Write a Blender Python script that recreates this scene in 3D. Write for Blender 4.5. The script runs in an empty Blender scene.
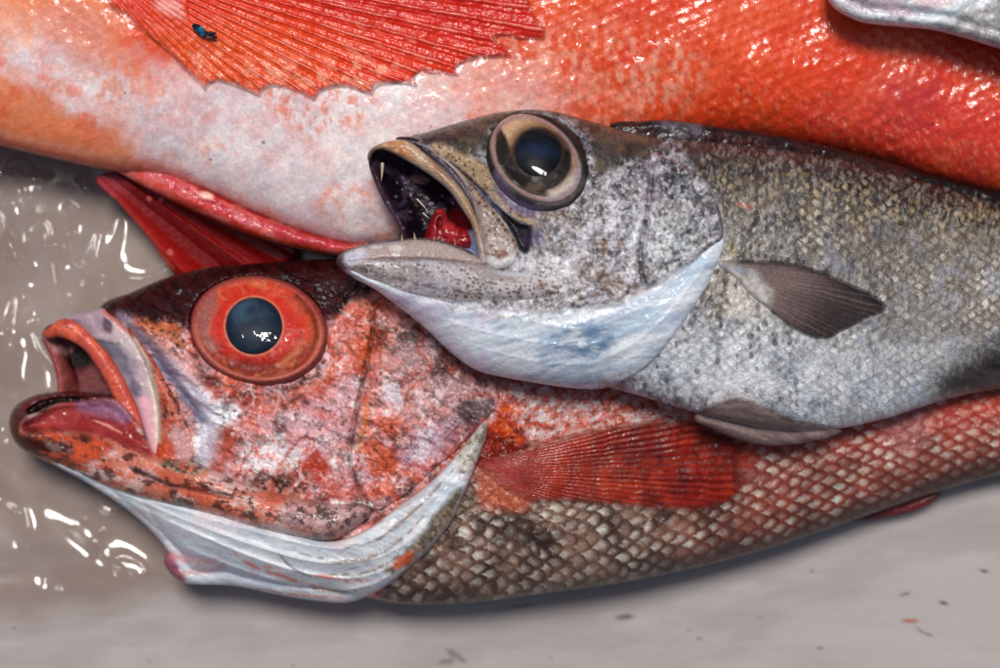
import bpy, math
import numpy as np
sc = bpy.context.scene
F = np.float32
S = 0.0004            # metres per pixel of the photograph on the tray floor
D = 2400.0            # camera height in the same units

# ------------------------------------------------------------------ helpers
def lin(r, g, b):
    c = np.array([r, g, b], dtype=F) / 255.0
    return np.where(c <= 0.04045, c / 12.92, ((c + 0.055) / 1.055) ** 2.4).astype(F)

def smooth(a, b, x):
    t = np.clip((x - a) / (b - a), 0, 1)
    return t * t * (3 - 2 * t)

def h2(i, j, seed):
    i = i.astype(np.int64); j = j.astype(np.int64)
    n = (i * 374761393 + j * 668265263 + seed * 974634777) & 0xFFFFFFFF
    n = ((n ^ (n >> 13)) * 1274126177) & 0xFFFFFFFF
    n = ((n ^ (n >> 16)) * 2246822519) & 0xFFFFFFFF
    n = n ^ (n >> 15)
    return ((n & 0xFFFFFF) / float(0xFFFFFF)).astype(F)

def vnoise(x, y, seed=0):
    xi = np.floor(x); yi = np.floor(y)
    fx = (x - xi).astype(F); fy = (y - yi).astype(F)
    fx = fx * fx * fx * (fx * (fx * 6 - 15) + 10); fy = fy * fy * fy * (fy * (fy * 6 - 15) + 10)
    a = h2(xi, yi, seed); b = h2(xi + 1, yi, seed); c = h2(xi, yi + 1, seed); d = h2(xi + 1, yi + 1, seed)
    return a + (b - a) * fx + (c - a) * fy + (a - b - c + d) * fx * fy

def fbm(x, y, scale, seed=0, octv=4, gain=0.5):
    s = np.zeros_like(x, dtype=F); a = 1.0; t = 0.0
    ca, sa = math.cos(0.6), math.sin(0.6)
    px, py = x / scale, y / scale
    for o in range(octv):
        s += a * vnoise(px + 17.3 * o, py - 9.1 * o, seed + 31 * o); t += a
        a *= gain
        px, py = (px * ca - py * sa) * 2.03, (px * sa + py * ca) * 2.03
    return s / t

def voro(x, y, scale, seed=0):
    px, py = x / scale, y / scale
    xi = np.floor(px); yi = np.floor(py)
    f1 = np.full(x.shape, 9.0, dtype=F); f2 = f1.copy(); idv = np.zeros(x.shape, dtype=F)
    for a in (-1, 0, 1):
        for b in (-1, 0, 1):
            cx = xi + a; cy = yi + b
            d = np.hypot(cx + 0.15 + 0.7 * h2(cx, cy, seed) - px, cy + 0.15 + 0.7 * h2(cx, cy, seed + 7) - py).astype(F)
            idn = h2(cx, cy, seed + 13)
            near = d < f1
            f2 = np.where(near, f1, np.minimum(f2, d))
            idv = np.where(near, idn, idv)
            f1 = np.where(near, d, f1)
    return f1, f2, idv

def scales(u, v, su, sv, R=1.25, jit=0.12, seed=3):
    """overlapping fish scales, free edge towards +u. returns r (0 centre..1 free edge), id, dv"""
    i0 = np.floor(u / su)
    best = np.full(u.shape, 1e9, dtype=F); r = np.ones(u.shape, dtype=F); idv = np.zeros(u.shape, dtype=F); dvv = np.zeros(u.shape, dtype=F)
    for a in (-2, -1, 0, 1):
        ci = i0 + a
        off = 0.5 * np.mod(ci, 2)
        j0 = np.floor(v / sv - off)
        for b in (0, 1):
            cj = j0 + b
            jx = (h2(ci, cj, seed) - 0.5) * jit; jy = (h2(ci, cj, seed + 5) - 0.5) * jit
            du = u / su - ci - jx; dv = v / sv - (cj + off) - jy
            rr = np.hypot(du / R, dv / 0.62)
            ok = (rr < 1) & (ci < best)
            best = np.where(ok, ci, best); r = np.where(ok, rr, r); idv = np.where(ok, h2(ci, cj, seed + 9), idv); dvv = np.where(ok, dv, dvv)
    return r.astype(F), idv, dvv

def curve(pts, closed=False, n=10):
    P = np.array(pts, dtype=float); N = len(P); out = []
    rng = range(N) if closed else range(N - 1)
    for i in rng:
        p1 = P[i]; p2 = P[(i + 1) % N]
        p0 = P[(i - 1) % N] if (closed or i > 0) else p1
        p3 = P[(i + 2) % N] if (closed or i < N - 2) else p2
        L = np.linalg.norm(p2 - p1)
        if L < 1e-6: continue
        def tan(a, b):
            t = b - a; l = np.linalg.norm(t); return t / l * L if l > 1e-6 else t * 0
        m1 = tan(p0, p2); m2 = tan(p1, p3)
        k = max(2, min(n, int(L / 3) + 1))
        for t in np.arange(k) / k:
            out.append((2*t**3-3*t**2+1)*p1 + (t**3-2*t**2+t)*m1 + (-2*t**3+3*t**2)*p2 + (t**3-t**2)*m2)
    if not closed: out.append(P[-1])
    return np.array(out, dtype=F)

def polydist(C, x, y, closed, want=False):
    """distance to a polyline; nearest point and arc parameter if wanted"""
    A = C; B = np.roll(C, -1, 0) if closed else None
    if not closed: A, B = C[:-1], C[1:]
    d2 = np.full(x.shape, 1e12, dtype=F)
    if want: nx = np.zeros_like(d2); ny = np.zeros_like(d2); ss = np.zeros_like(d2); sg = np.zeros_like(d2)
    L = 0.0
    for (ax, ay), (bx, by) in zip(A, B):
        ex, ey = bx - ax, by - ay; l2 = ex * ex + ey * ey
        if l2 < 1e-9: continue
        t = np.clip(((x - ax) * ex + (y - ay) * ey) / l2, 0, 1)
        qx = ax + t * ex; qy = ay + t * ey
        dd = (x - qx) ** 2 + (y - qy) ** 2
        if want:
            m = dd < d2
            nx = np.where(m, qx, nx); ny = np.where(m, qy, ny); ss = np.where(m, L + t * math.sqrt(l2), ss)
            sg = np.where(m, np.sign(ex * (y - ay) - ey * (x - ax)), sg)
        d2 = np.minimum(d2, dd)
        L += math.sqrt(l2)
    if want: return np.sqrt(d2), nx, ny, ss / max(L, 1e-6), sg
    return np.sqrt(d2)

def inside(C, x, y):
    r = np.zeros(x.shape, dtype=bool)
    for (ax, ay), (bx, by) in zip(C, np.roll(C, -1, 0)):
        if ay == by: continue
        r ^= ((ay > y) != (by > y)) & (x < (bx - ax) * (y - ay) / (by - ay) + ax)
    return r

def sdf(C, x, y):
    d = polydist(C, x, y, True)
    return np.where(inside(C, x, y), d, -d)

class Paint:
    """layered pigment for one part: x, y are photograph pixels of each vertex"""
    def __init__(s, x, y, d, base):
        s.x, s.y, s.d = x, y, d
        s.c = np.tile(lin(*base), (x.size, 1)).astype(F)
        s.a = np.ones(x.size, dtype=F)
        s.wx = (fbm(x, y, 14, 71, 3) - 0.5) * 2; s.wy = (fbm(x, y, 14, 72, 3) - 0.5) * 2
    def poly(s, pts, f=4, warp=0, n=6):
        C = curve(pts, True, n); m = np.zeros(s.x.shape, dtype=F)
        x = s.x + s.wx * warp; y = s.y + s.wy * warp
        b = (x > C[:, 0].min() - f) & (x < C[:, 0].max() + f) & (y > C[:, 1].min() - f) & (y < C[:, 1].max() + f)
        if b.any(): m[b] = smooth(-f, f, sdf(C, x[b], y[b]))
        return m
    def line(s, pts, w=2, warp=0, taper=False):
        C = curve(pts, False, 6); m = np.zeros(s.x.shape, dtype=F); k = 2.2 * w
        x = s.x + s.wx * warp; y = s.y + s.wy * warp
        b = (x > C[:, 0].min() - k) & (x < C[:, 0].max() + k) & (y > C[:, 1].min() - k) & (y < C[:, 1].max() + k)
        if b.any():
            if taper:
                dd, _, _, ss, _ = polydist(C, x[b], y[b], False, True)
                m[b] = np.exp(-(dd / (w * (0.25 + 0.75 * np.sin(np.pi * np.clip(ss, 0.02, 0.98))))) ** 2)
            else:
                m[b] = np.exp(-(polydist(C, x[b], y[b], False) / w) ** 2)
        return m
    def ell(s, cx, cy, rx, ry, ang=0, f=0.15, warp=0):
        a = math.radians(ang); x = s.x + s.wx * warp - cx; y = s.y + s.wy * warp - cy
        r = np.hypot((x * math.cos(a) + y * math.sin(a)) / rx, (-x * math.sin(a) + y * math.cos(a)) / ry)
        return 1 - smooth(1 - f, 1 + f, r)
    def n(s, scale, seed, octv=4, lo=0.35, hi=0.65, sx=1.0, ang=0.0):
        a = math.radians(ang); u = s.x * math.cos(a) + s.y * math.sin(a); v = -s.x * math.sin(a) + s.y * math.cos(a)
        return smooth(lo - 0.04, hi + 0.04, fbm(u / sx, v, scale, seed, octv + 2, 0.62))
    def vein(s, scale, seed, w=0.03, sx=1.0, ang=0.0):
        a = math.radians(ang); u = s.x * math.cos(a) + s.y * math.sin(a); v = -s.x * math.sin(a) + s.y * math.cos(a)
        return 1 - smooth(0.3 * w, w, np.abs(fbm(u / sx, v, scale, seed, 4) - 0.5))
    def spots(s, scale, seed, dens=0.5, size=0.35, sx=1.0, ang=0.0, warp=2.0):
        a = math.radians(ang); x = s.x + s.wx * warp; y = s.y + s.wy * warp
        u = x * math.cos(a) + y * math.sin(a); v = -x * math.sin(a) + y * math.cos(a)
        f1, f2, i = voro(u / sx, v, scale, seed)
        rad = size * (0.6 + 0.8 * np.mod(i * 7.13, 1))
        return np.where(i < dens, 1 - smooth(rad * 0.6, rad * 1.15, f1), 0).astype(F)
    def mix(s, col, m):
        c = lin(*col) if len(np.shape(col)) == 1 else col
        m = np.asarray(m, dtype=F)
        s.c += (c - s.c) * m[:, None]
        return s
    def contrast(s, k, sat=1.0):
        g = s.c.mean(1, keepdims=True); m = max(float(g.mean()), 1e-3)
        f = (np.maximum(g, 1e-4) / m) ** (k - 1)
        s.c = np.clip((g + (s.c - g) * sat) * f, 0, 0.92).astype(F); return s
    def mul(s, m):
        s.c *= np.asarray(m, dtype=F)[:, None]; return s

def blur(a, r):
    k = np.exp(-0.5 * (np.arange(-3 * r, 3 * r + 1) / r) ** 2); k /= k.sum()
    p = 3 * r
    b = np.pad(a, p, mode='edge')
    b = np.apply_along_axis(lambda v: np.convolve(v, k, 'valid'), 0, b)
    return np.apply_along_axis(lambda v: np.convolve(v, k, 'valid'), 1, b).astype(F)

def world(x, y, z):
    k = (D - z) / D
    return np.stack([(x - 500) * S * k, (334 - y) * S * k, z * S], -1)

def ev(f, *a):
    return f(*a) if callable(f) else np.full(a[0].shape, f, dtype=F)

def link(name, me, mat, parent):
    o = bpy.data.objects.new(name, me); sc.collection.objects.link(o)
    if mat: me.materials.append(mat)
    if parent is not None:
        o.parent = parent
        o.matrix_parent_inverse = parent.matrix_basis.inverted() if False else o.matrix_parent_inverse
        o.location = -parent.location if parent.type == 'EMPTY' else (0, 0, 0)
    return o

def mesh_np(name, V, Q, col=None):
    me = bpy.data.meshes.new(name)
    me.vertices.add(len(V)); me.vertices.foreach_set('co', np.ascontiguousarray(V, dtype=F).ravel())
    nq, k = Q.shape
    me.loops.add(nq * k); me.loops.foreach_set('vertex_index', np.ascontiguousarray(Q, dtype=np.int32).ravel())
    me.polygons.add(nq); me.polygons.foreach_set('loop_start', np.arange(0, nq * k, k, dtype=np.int32))
    me.polygons.foreach_set('loop_total', np.full(nq, k, dtype=np.int32))
    me.update(calc_edges=True)
    me.polygons.foreach_set('use_smooth', np.ones(nq, dtype=bool))
    if col is not None:
        a = me.attributes.new('Pigment', 'FLOAT_COLOR', 'POINT')
        c = np.ones((len(V), 4), dtype=F); c[:, :col.shape[1]] = np.clip(col, 0, 1)
        a.data.foreach_set('color', c.ravel())
    me.validate()
    return me

def prof(d, w):
    t = 1 - np.clip(d / w, 0, 1)
    return np.sqrt(np.clip(1 - t * t, 0, 1))

def sheet(name, outline, mat, parent, color, step=1.0, zc=0.0, H=5.0, w=10.0, Hb=None, disp=None, sm=0, n=10, back=True):
    """a closed inflated body: outline in photograph pixels, mid-plane zc, front bulge H, back bulge Hb"""
    C = curve(outline, True, n)
    x0, y0 = C.min(0) - 2 * step; x1, y1 = C.max(0) + 2 * step
    gx = np.arange(x0, x1 + step, step, dtype=F); gy = np.arange(y0, y1 + step, step, dtype=F)
    X, Y = np.meshgrid(gx, gy)
    ctr_in = inside(C, X[:-1, :-1] + step / 2, Y[:-1, :-1] + step / 2)
    used = np.zeros(X.shape, dtype=np.int8)
    for a in (0, 1):
        for b in (0, 1):
            used[a:X.shape[0]-1+a, b:X.shape[1]-1+b] += ctr_in
    live = used > 0; bnd = live & (used < 4)
    d = np.zeros(X.shape, dtype=F)
    d[live] = polydist(C, X[live], Y[live], True)
    d[live & ~inside(C, X, Y)] = 0
    _, nx, ny, _, _ = polydist(C, X[bnd], Y[bnd], True, True)
    X[bnd] = nx; Y[bnd] = ny; d[bnd] = 0
    dd = d
    if sm:
        r = max(1, int(sm / step))
        db = blur(d, r); dd = d + (db - d) * smooth(0.5 * sm, 3 * sm, d)
    x = X[live]; y = Y[live]; dl = d[live]; ds = dd[live]; bl = bnd[live]
    base = ev(zc, x, y); h = prof(ds, ev(w, x, y))
    front = base + ev(H, x, y) * h
    if disp is not None: front = front + disp(x, y, dl) * smooth(0, 3 * step, dl)
    idx = -np.ones(X.shape, dtype=np.int64); idx[live] = np.arange(x.size)
    a, b, c, e = idx[:-1, :-1][ctr_in], idx[1:, :-1][ctr_in], idx[1:, 1:][ctr_in], idx[:-1, 1:][ctr_in]
    Q = np.stack([a, b, c, e], 1)
    V = world(x, y, front)
    P = color(x, y, dl); col = np.concatenate([P.c, P.a[:, None]], 1)
    if back:
        hb = ev(Hb if Hb is not None else H, x, y)
        bi = np.where(bl, np.arange(x.size), x.size + np.cumsum(~bl) - 1)
        nb = ~bl
        V = np.concatenate([V, world(x[nb], y[nb], np.maximum(base[nb] - hb[nb] * h[nb], 0.6))])
        col = np.concatenate([col, col[nb]])
        Q = np.concatenate([Q, bi[Q[:, ::-1]]])
    me = mesh_np(name, V, Q, col)
    return link(name, me, mat, parent)

def field(outline, zc, H, w):
    C = curve(outline, True, 10)
    def f(x, y):
        d = np.maximum(sdf(C, x, y), 0)
        return ev(zc, x, y) + ev(H, x, y) * prof(d, ev(w, x, y))
    return f

def cone(name, p, q, r, mat, parent, bend=0.0, seg=8, rings=6):
    """a tooth: from p to q, both (px, py, z), tapering to a point"""
    p = np.array(p, float); q = np.array(q, float); ax = q - p
    a = np.cross(ax, [0, 0, 1.0]); a = a / (np.linalg.norm(a) + 1e-9); b = np.cross(ax, a); b /= np.linalg.norm(b) + 1e-9
    V = []; Q = []
    for i in range(rings + 1):
        t = i / rings; rr = r * (1 - t ** 1.6) + 0.08
        c = p + ax * t + a * bend * math.sin(t * 1.8)
        for k in range(seg):
            g = 2 * math.pi * k / seg
            V.append(c + rr * (a * math.cos(g) + b * math.sin(g)))
    for i in range(rings):
        for k in range(seg):
            Q.append((i*seg+k, i*seg+(k+1) % seg, (i+1)*seg+(k+1) % seg, (i+1)*seg+k))
    V = np.array(V)
    return link(name, mesh_np(name, world(V[:, 0], V[:, 1], V[:, 2]), np.array(Q)), mat, parent)

def thing(name, label, cat, px, py, z, group=None):
    o = bpy.data.objects.new(name, None); sc.collection.objects.link(o)
    o.location = world(np.array(px, dtype=F), np.array(py, dtype=F), np.array(z, dtype=F)); o.empty_display_size = 0.02
    o['label'] = label; o['category'] = cat
    if group: o['group'] = group
    return o

# ------------------------------------------------------------------ materials
def mat_new(name):
    m = bpy.data.materials.new(name); m.use_nodes = True
    nt = m.node_tree; nt.nodes.clear()
    return m, nt.nodes, nt.links

def skin(name, rough=0.45, coat=0.19, crough=0.12, bump=0.25, bscale=900, vary=0.25, sss=0.0, metal=0.0, spec=0.3, bump2=0.0, b2scale=300, rvar=0.15, alpha=False):
    m, N, L = mat_new(name)
    out = N.new('ShaderNodeOutputMaterial'); b = N.new('ShaderNodeBsdfPrincipled')
    at = N.new('ShaderNodeAttribute'); at.attribute_name = 'Pigment'
    tc = N.new('ShaderNodeTexCoord')
    n1 = N.new('ShaderNodeTexNoise'); n1.inputs['Scale'].default_value = bscale; n1.inputs['Detail'].default_value = 3
    L.new(tc.outputs['Object'], n1.inputs['Vector'])
    mr = N.new('ShaderNodeMapRange'); mr.inputs['From Min'].default_value = 0.3; mr.inputs['From Max'].default_value = 0.7
    mr.inputs['To Min'].default_value = 1 - vary; mr.inputs['To Max'].default_value = 1 + vary
    L.new(n1.outputs['Fac'], mr.inputs['Value'])
    mx = N.new('ShaderNodeVectorMath'); mx.operation = 'SCALE'
    L.new(at.outputs['Color'], mx.inputs[0]); L.new(mr.outputs['Result'], mx.inputs['Scale'])
    L.new(mx.outputs['Vector'], b.inputs['Base Color'])
    n2 = N.new('ShaderNodeTexNoise'); n2.inputs['Scale'].default_value = b2scale; n2.inputs['Detail'].default_value = 2
    L.new(tc.outputs['Object'], n2.inputs['Vector'])
    rr = N.new('ShaderNodeMapRange'); rr.inputs['From Min'].default_value = 0.35; rr.inputs['From Max'].default_value = 0.65
    rr.inputs['To Min'].default_value = max(0.03, rough - rvar); rr.inputs['To Max'].default_value = rough + rvar
    L.new(n2.outputs['Fac'], rr.inputs['Value']); L.new(rr.outputs['Result'], b.inputs['Roughness'])
    bp = N.new('ShaderNodeBump'); bp.inputs['Strength'].default_value = bump; bp.inputs['Distance'].default_value = 0.0006
    L.new(n1.outputs['Fac'], bp.inputs['Height'])
    last = bp
    if bump2 > 0:
        b2 = N.new('ShaderNodeBump'); b2.inputs['Strength'].default_value = bump2; b2.inputs['Distance'].default_value = 0.0015
        L.new(n2.outputs['Fac'], b2.inputs['Height']); L.new(bp.outputs['Normal'], b2.inputs['Normal']); last = b2
    L.new(last.outputs['Normal'], b.inputs['Normal']); L.new(last.outputs['Normal'], b.inputs['Coat Normal'])
    if alpha: L.new(at.outputs['Alpha'], b.inputs['Alpha'])
    b.inputs['Coat Weight'].default_value = coat; b.inputs['Coat Roughness'].default_value = crough
    b.inputs['Metallic'].default_value = metal; b.inputs['Specular IOR Level'].default_value = spec
    if sss > 0:
        b.inputs['Subsurface Weight'].default_value = sss; b.inputs['Subsurface Scale'].default_value = 0.0015
        b.inputs['Subsurface Radius'].default_value = (1, 0.45, 0.3)
    L.new(b.outputs[0], out.inputs[0])
    return m

def film(name, tint, rough=0.03, ior=1.45, soft=False, bump=0.0, bscale=150):
    """thin clear layer: mirror-like by Fresnel, otherwise see-through"""
    m, N, L = mat_new(name)
    out = N.new('ShaderNodeOutputMaterial'); tr = N.new('ShaderNodeBsdfTransparent'); tr.inputs['Color'].default_value = (*tint, 1)
    if soft:
        at = N.new('ShaderNodeAttribute'); at.attribute_name = 'Pigment'; L.new(at.outputs['Color'], tr.inputs['Color'])
    gl = N.new('ShaderNodeBsdfGlossy'); gl.inputs['Roughness'].default_value = rough
    lw = N.new('ShaderNodeLayerWeight'); lw.inputs['Blend'].default_value = 0.5
    pw = N.new('ShaderNodeMath'); pw.operation = 'POWER'; pw.inputs[1].default_value = 5; L.new(lw.outputs['Facing'], pw.inputs[0])
    fr = N.new('ShaderNodeMath'); fr.operation = 'MULTIPLY_ADD'; f0 = ((ior - 1) / (ior + 1)) ** 2; fr.inputs[1].default_value = 1 - f0; fr.inputs[2].default_value = f0; L.new(pw.outputs[0], fr.inputs[0])
    mx = N.new('ShaderNodeMixShader')
    L.new(fr.outputs[0], mx.inputs[0]); L.new(tr.outputs[0], mx.inputs[1]); L.new(gl.outputs[0], mx.inputs[2])
    if bump > 0:
        tc = N.new('ShaderNodeTexCoord'); n = N.new('ShaderNodeTexNoise'); n.inputs['Scale'].default_value = bscale; n.inputs['Detail'].default_value = 3
        L.new(tc.outputs['Object'], n.inputs['Vector'])
        bp = N.new('ShaderNodeBump'); bp.inputs['Strength'].default_value = bump; bp.inputs['Distance'].default_value = 0.002
        L.new(n.outputs['Fac'], bp.inputs['Height']); L.new(bp.outputs['Normal'], gl.inputs['Normal']); L.new(bp.outputs['Normal'], lw.inputs['Normal'])
    L.new(mx.outputs[0], out.inputs[0])
    return m

M_red = skin('red_fish_skin', rough=0.4, coat=0.25, crough=0.1, bump=0.4, bscale=1100, sss=0.05, spec=0.16, bump2=0.25, b2scale=500)
M_silver = skin('silver_fish_skin', rough=0.34, coat=0.3, crough=0.12, bump=0.4, bscale=1200, spec=0.25, bump2=0.25, b2scale=550)
M_orange = skin('orange_fish_skin', vary=0.12, rough=0.32, coat=0.5, crough=0.1, bump=0.2, bscale=900, sss=0.08, spec=0.3, bump2=0.1, b2scale=260)
M_membrane = skin('pale_membrane', rough=0.35, coat=0.14, crough=0.1, bump=0.15, bscale=900, vary=0.08, sss=0.12, spec=0.2)
M_fin = skin('fin_membrane', rough=0.38, coat=0.16, crough=0.1, bump=0.25, bscale=900, vary=0.2, sss=0.0, spec=0.2, bump2=0.12, b2scale=420, alpha=True)
M_wet = skin('wet_mouth_flesh', rough=0.3, coat=0.25, crough=0.07, bump=0.2, bscale=700, vary=0.2, sss=0.1, spec=0.15, bump2=0.2, b2scale=350)
M_lip = skin('lip_skin', rough=0.36, coat=0.3, crough=0.1, bump=0.35, bscale=1000, vary=0.2, bump2=0.2, b2scale=350, sss=0.08, spec=0.2)
M_mouth = skin('mouth_lining_skin', rough=0.4, coat=0.08, crough=0.1, bump=0.2, bscale=700, vary=0.2, spec=0.1, bump2=0.1, b2scale=350)
M_throat = skin('thin_throat_skin', rough=0.33, coat=0.2, crough=0.1, bump=0.2, bscale=900, vary=0.1, spec=0.2, bump2=0.12, b2scale=400, alpha=True)
M_eye = skin('eye_iris', rough=0.4, coat=0.0, crough=0.1, bump=0.2, bscale=700, vary=0.2, spec=0.1)
M_pupil = skin('pupil_lens', rough=0.45, coat=0.0, crough=0.05, bump=0.0, vary=0.15, bscale=200, rvar=0.02, spec=0.08)
M_cornea = film('cornea', (0.97, 0.97, 0.97), rough=0.04, ior=1.38)
M_pale = skin('pale_fish_skin', rough=0.4, coat=0.22, crough=0.15, bump=0.3, bscale=700, bump2=0.3, b2scale=300)

def plain(name, col, rough=0.4, coat=0.3):
    m, N, L = mat_new(name)
    out = N.new('ShaderNodeOutputMaterial'); b = N.new('ShaderNodeBsdfPrincipled')
    n = N.new('ShaderNodeTexNoise'); n.inputs['Scale'].default_value = 900
    tc = N.new('ShaderNodeTexCoord'); L.new(tc.outputs['Object'], n.inputs['Vector'])
    cr = N.new('ShaderNodeMix'); cr.data_type = 'RGBA'
    c = lin(*col); cr.inputs[6].default_value = (*(c * 0.75), 1); cr.inputs[7].default_value = (*np.minimum(c * 1.2, 1), 1)
    L.new(n.outputs['Fac'], cr.inputs[0]); L.new(cr.outputs[2], b.inputs['Base Color'])
    b.inputs['Roughness'].default_value = rough; b.inputs['Coat Weight'].default_value = coat
    L.new(b.outputs[0], out.inputs[0]); return m
M_tooth = plain('tooth_enamel', (196, 180, 152), 0.35, 0.3)
# ------------------------------------------------------------------ the large orange fish along the top
TOP_OUT = [(-60, -250), (500, -260), (1060, -220), (1060, 213), (1000, 196), (940, 181), (880, 163), (820, 150), (760, 142), (700, 140), (640, 152), (560, 190),
           (480, 228), (420, 245), (350, 246), (300, 232), (250, 212), (200, 190), (150, 176), (110, 171), (50, 158), (0, 146), (-60, 130)]
def top_w(x, y): return (170 - 75 * smooth(560, 800, x)).astype(F)
def top_zc(x, y): return (85 - 15 * smooth(600, 1000, x)).astype(F)
def top_H(x, y): return (72 - 8 * smooth(600, 1000, x)).astype(F)
top_z = field(TOP_OUT, top_zc, top_H, top_w)

def top_paint(x, y, d):
    p = Paint(x, y, d, (216, 66, 27))
    # deep orange-red over the back and tail with the corner fish's shade painted in, pinker towards the far right
    p.mix((205, 52, 20), 0.75 * p.poly([(800, -60), (1060, -60), (1060, 120), (960, 95), (880, 70), (820, 50), (770, 20)], 30, 25))
    p.mix((196, 52, 48), 0.8 * p.poly([(830, 95), (900, 70), (960, 90), (1060, 110), (1060, 230), (960, 190), (880, 160), (800, 130)], 28, 20))
    p.mix((165, 40, 60), 0.45 * p.poly([(880, 70), (930, 75), (940, 110), (890, 120)], 14, 14))
    p.mix((234, 112, 64), 0.4 * p.n(46, 11, 4, 0.4, 0.7, 1.6, -25))
    # white belly with coral mottling
    white = p.poly([(-60, 10), (30, 30), (90, 58), (160, 78), (250, 60), (360, 60), (440, 68), (520, 85), (560, 105), (520, 150), (480, 240), (420, 260), (330, 262), (210, 200), (140, 152), (60, 100), (-60, 62)], 38, 12)
    m2 = p.poly([(470, 60), (640, 30), (700, 70), (640, 120), (540, 140), (470, 120)], 24, 16) * p.n(11, 17, 4, 0.42, 0.6, 0.6)
    wcol = lin(226, 207, 207) + 0
    p.mix((232, 217, 215), 0.95 * white)
    p.mix((232, 170, 145), 0.7 * m2)
    mott = p.n(17, 21, 5, 0.5, 0.66) * 0.62 + 0.45 * p.n(7, 23, 3, 0.52, 0.7)
    p.mix((226, 128, 96), np.clip(mott, 0, 0.8) * white * (0.55 + 0.45 * p.n(60, 25, 3)))
    p.mix((206, 202, 208), 0.6 * white * p.n(12, 31, 3, 0.46, 0.6)); p.mix((238, 228, 226), 0.6 * white * p.n(22, 32, 4, 0.5, 0.66))
    p.mix((214, 170, 172), 0.6 * white * p.n(38, 33, 4, 0.5, 0.68))
    p.mix((228, 220, 220), 0.5 * white * p.spots(8, 35, 0.35, 0.36, 0.8, 20, 2))
    # coral blush around the belly edge and the left corner
    p.mix((226, 132, 84), 0.85 * p.poly([(-60, 60), (10, 72), (50, 95), (95, 118), (140, 150), (100, 176), (-60, 150)], 18, 14))
    p.mix((232, 150, 100), 0.6 * p.poly([(-60, -60), (60, -60), (120, 20), (110, 60), (60, 40), (-60, 20)], 22, 16))
    p.mix((205, 130, 120), 0.5 * p.poly([(50, 0), (100, 12), (115, 50), (80, 70), (40, 40)], 18, 14))
    p.mix((225, 95, 50), 0.6 * p.n(15, 41, 4, 0.5, 0.62) * p.poly([(-60, 50), (60, 70), (115, 100), (110, 140), (-60, 140)], 20, 10))
    p.mix((225, 120, 70), 0.55 * p.poly([(95, 55), (135, 50), (150, 95), (110, 110)], 14, 10) * p.n(12, 42, 3, 0.4, 0.6, 0.5))
    p.mix((222, 110, 75), 0.7 * p.n(10, 43, 3, 0.48, 0.6, 0.6) * p.poly([(265, 85), (345, 90), (370, 110), (330, 135), (285, 125)], 10, 8))
    p.mix((222, 110, 75), 0.55 * p.poly([(420, 90), (560, 70), (640, 100), (600, 140), (480, 130)], 22, 14) * (0.5 + 0.5 * p.n(12, 44, 3)))
    p.mix((150, 26, 18), 0.6 * smooth(34, 4, d) * smooth(600, 760, x)); p.mix((190, 70, 50), 0.5 * np.exp(-d / 10) * smooth(80, 200, x))  # shade of the turned-under lower edge at right painted into the pigment
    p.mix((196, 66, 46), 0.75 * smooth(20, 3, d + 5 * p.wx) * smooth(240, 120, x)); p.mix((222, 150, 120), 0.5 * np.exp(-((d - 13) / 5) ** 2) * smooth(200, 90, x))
    # scale rows read as short slanted flecks
    r, i, dv = scales(x + 0.25 * y, y - 0.08 * x, 11, 12, seed=5)
    p.mul(0.97 + 0.06 * smooth(0.3, 1, r) - 0.04 * smooth(0.9, 1.0, r) + 0.06 * (i - 0.5))
    p.mix((206, 58, 26), 0.5 * smooth(480, 620, x) * p.n(9, 45, 3, 0.46, 0.6, 0.45, -14))
    p.mix((240, 130, 90), 0.3 * p.spots(10, 47, 0.35, 0.3, 0.55, -18, 2) * smooth(520, 640, x) * p.poly([(560, 20), (1060, 80), (1060, 180), (560, 120)], 20, 10))
    p.mix((245, 180, 150), 0.3 * p.spots(7, 49, 0.3, 0.34, 0.55, -18, 2) * p.poly([(430, 85), (560, 68), (700, 78), (860, 112), (1000, 140), (1000, 160), (860, 136), (700, 104), (560, 98), (440, 102)], 16, 8))  # pale flecks along this band paint in the wet sparkle
    p.mix((30, 20, 25), 0.9 * p.spots(34, 53, 0.12, 0.035, 1, 0, 0))
    return p
def top_disp(x, y, d):
    r, i, dv = scales(x + 0.25 * y, y - 0.08 * x, 11, 12, seed=5)
    z = 0.5 * (r ** 2) * smooth(380, 620, x) + 0.2 * r ** 2
    band = smooth(50, 15, np.abs(y - 84 - 0.16 * (x - 600))) * smooth(400, 560, x)
    z += 5 * (fbm(x, y, 42, 61, 3) - 0.5) + (1.5 - 0.8 * smooth(520, 640, x) + 1.4 * band) * (fbm(x / 0.6, y, 12, 63, 4, 0.6) - 0.5)
    z += 1.5 * (vnoise((x + .3 * y) / 6, (y - .1 * x) / 9, 67) - 0.5) * smooth(400, 640, x) * smooth(90, 30, np.abs(y - 84 - 0.16 * (x - 600)))
    return z
top = thing('orange_fish', 'large orange red fish with white mottled belly lying behind the other fish', 'fish', 420, 40, 3)
sheet('body', TOP_OUT, M_orange, top, top_paint, 1.6, top_zc, top_H, top_w, None, top_disp, sm=10)

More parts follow.
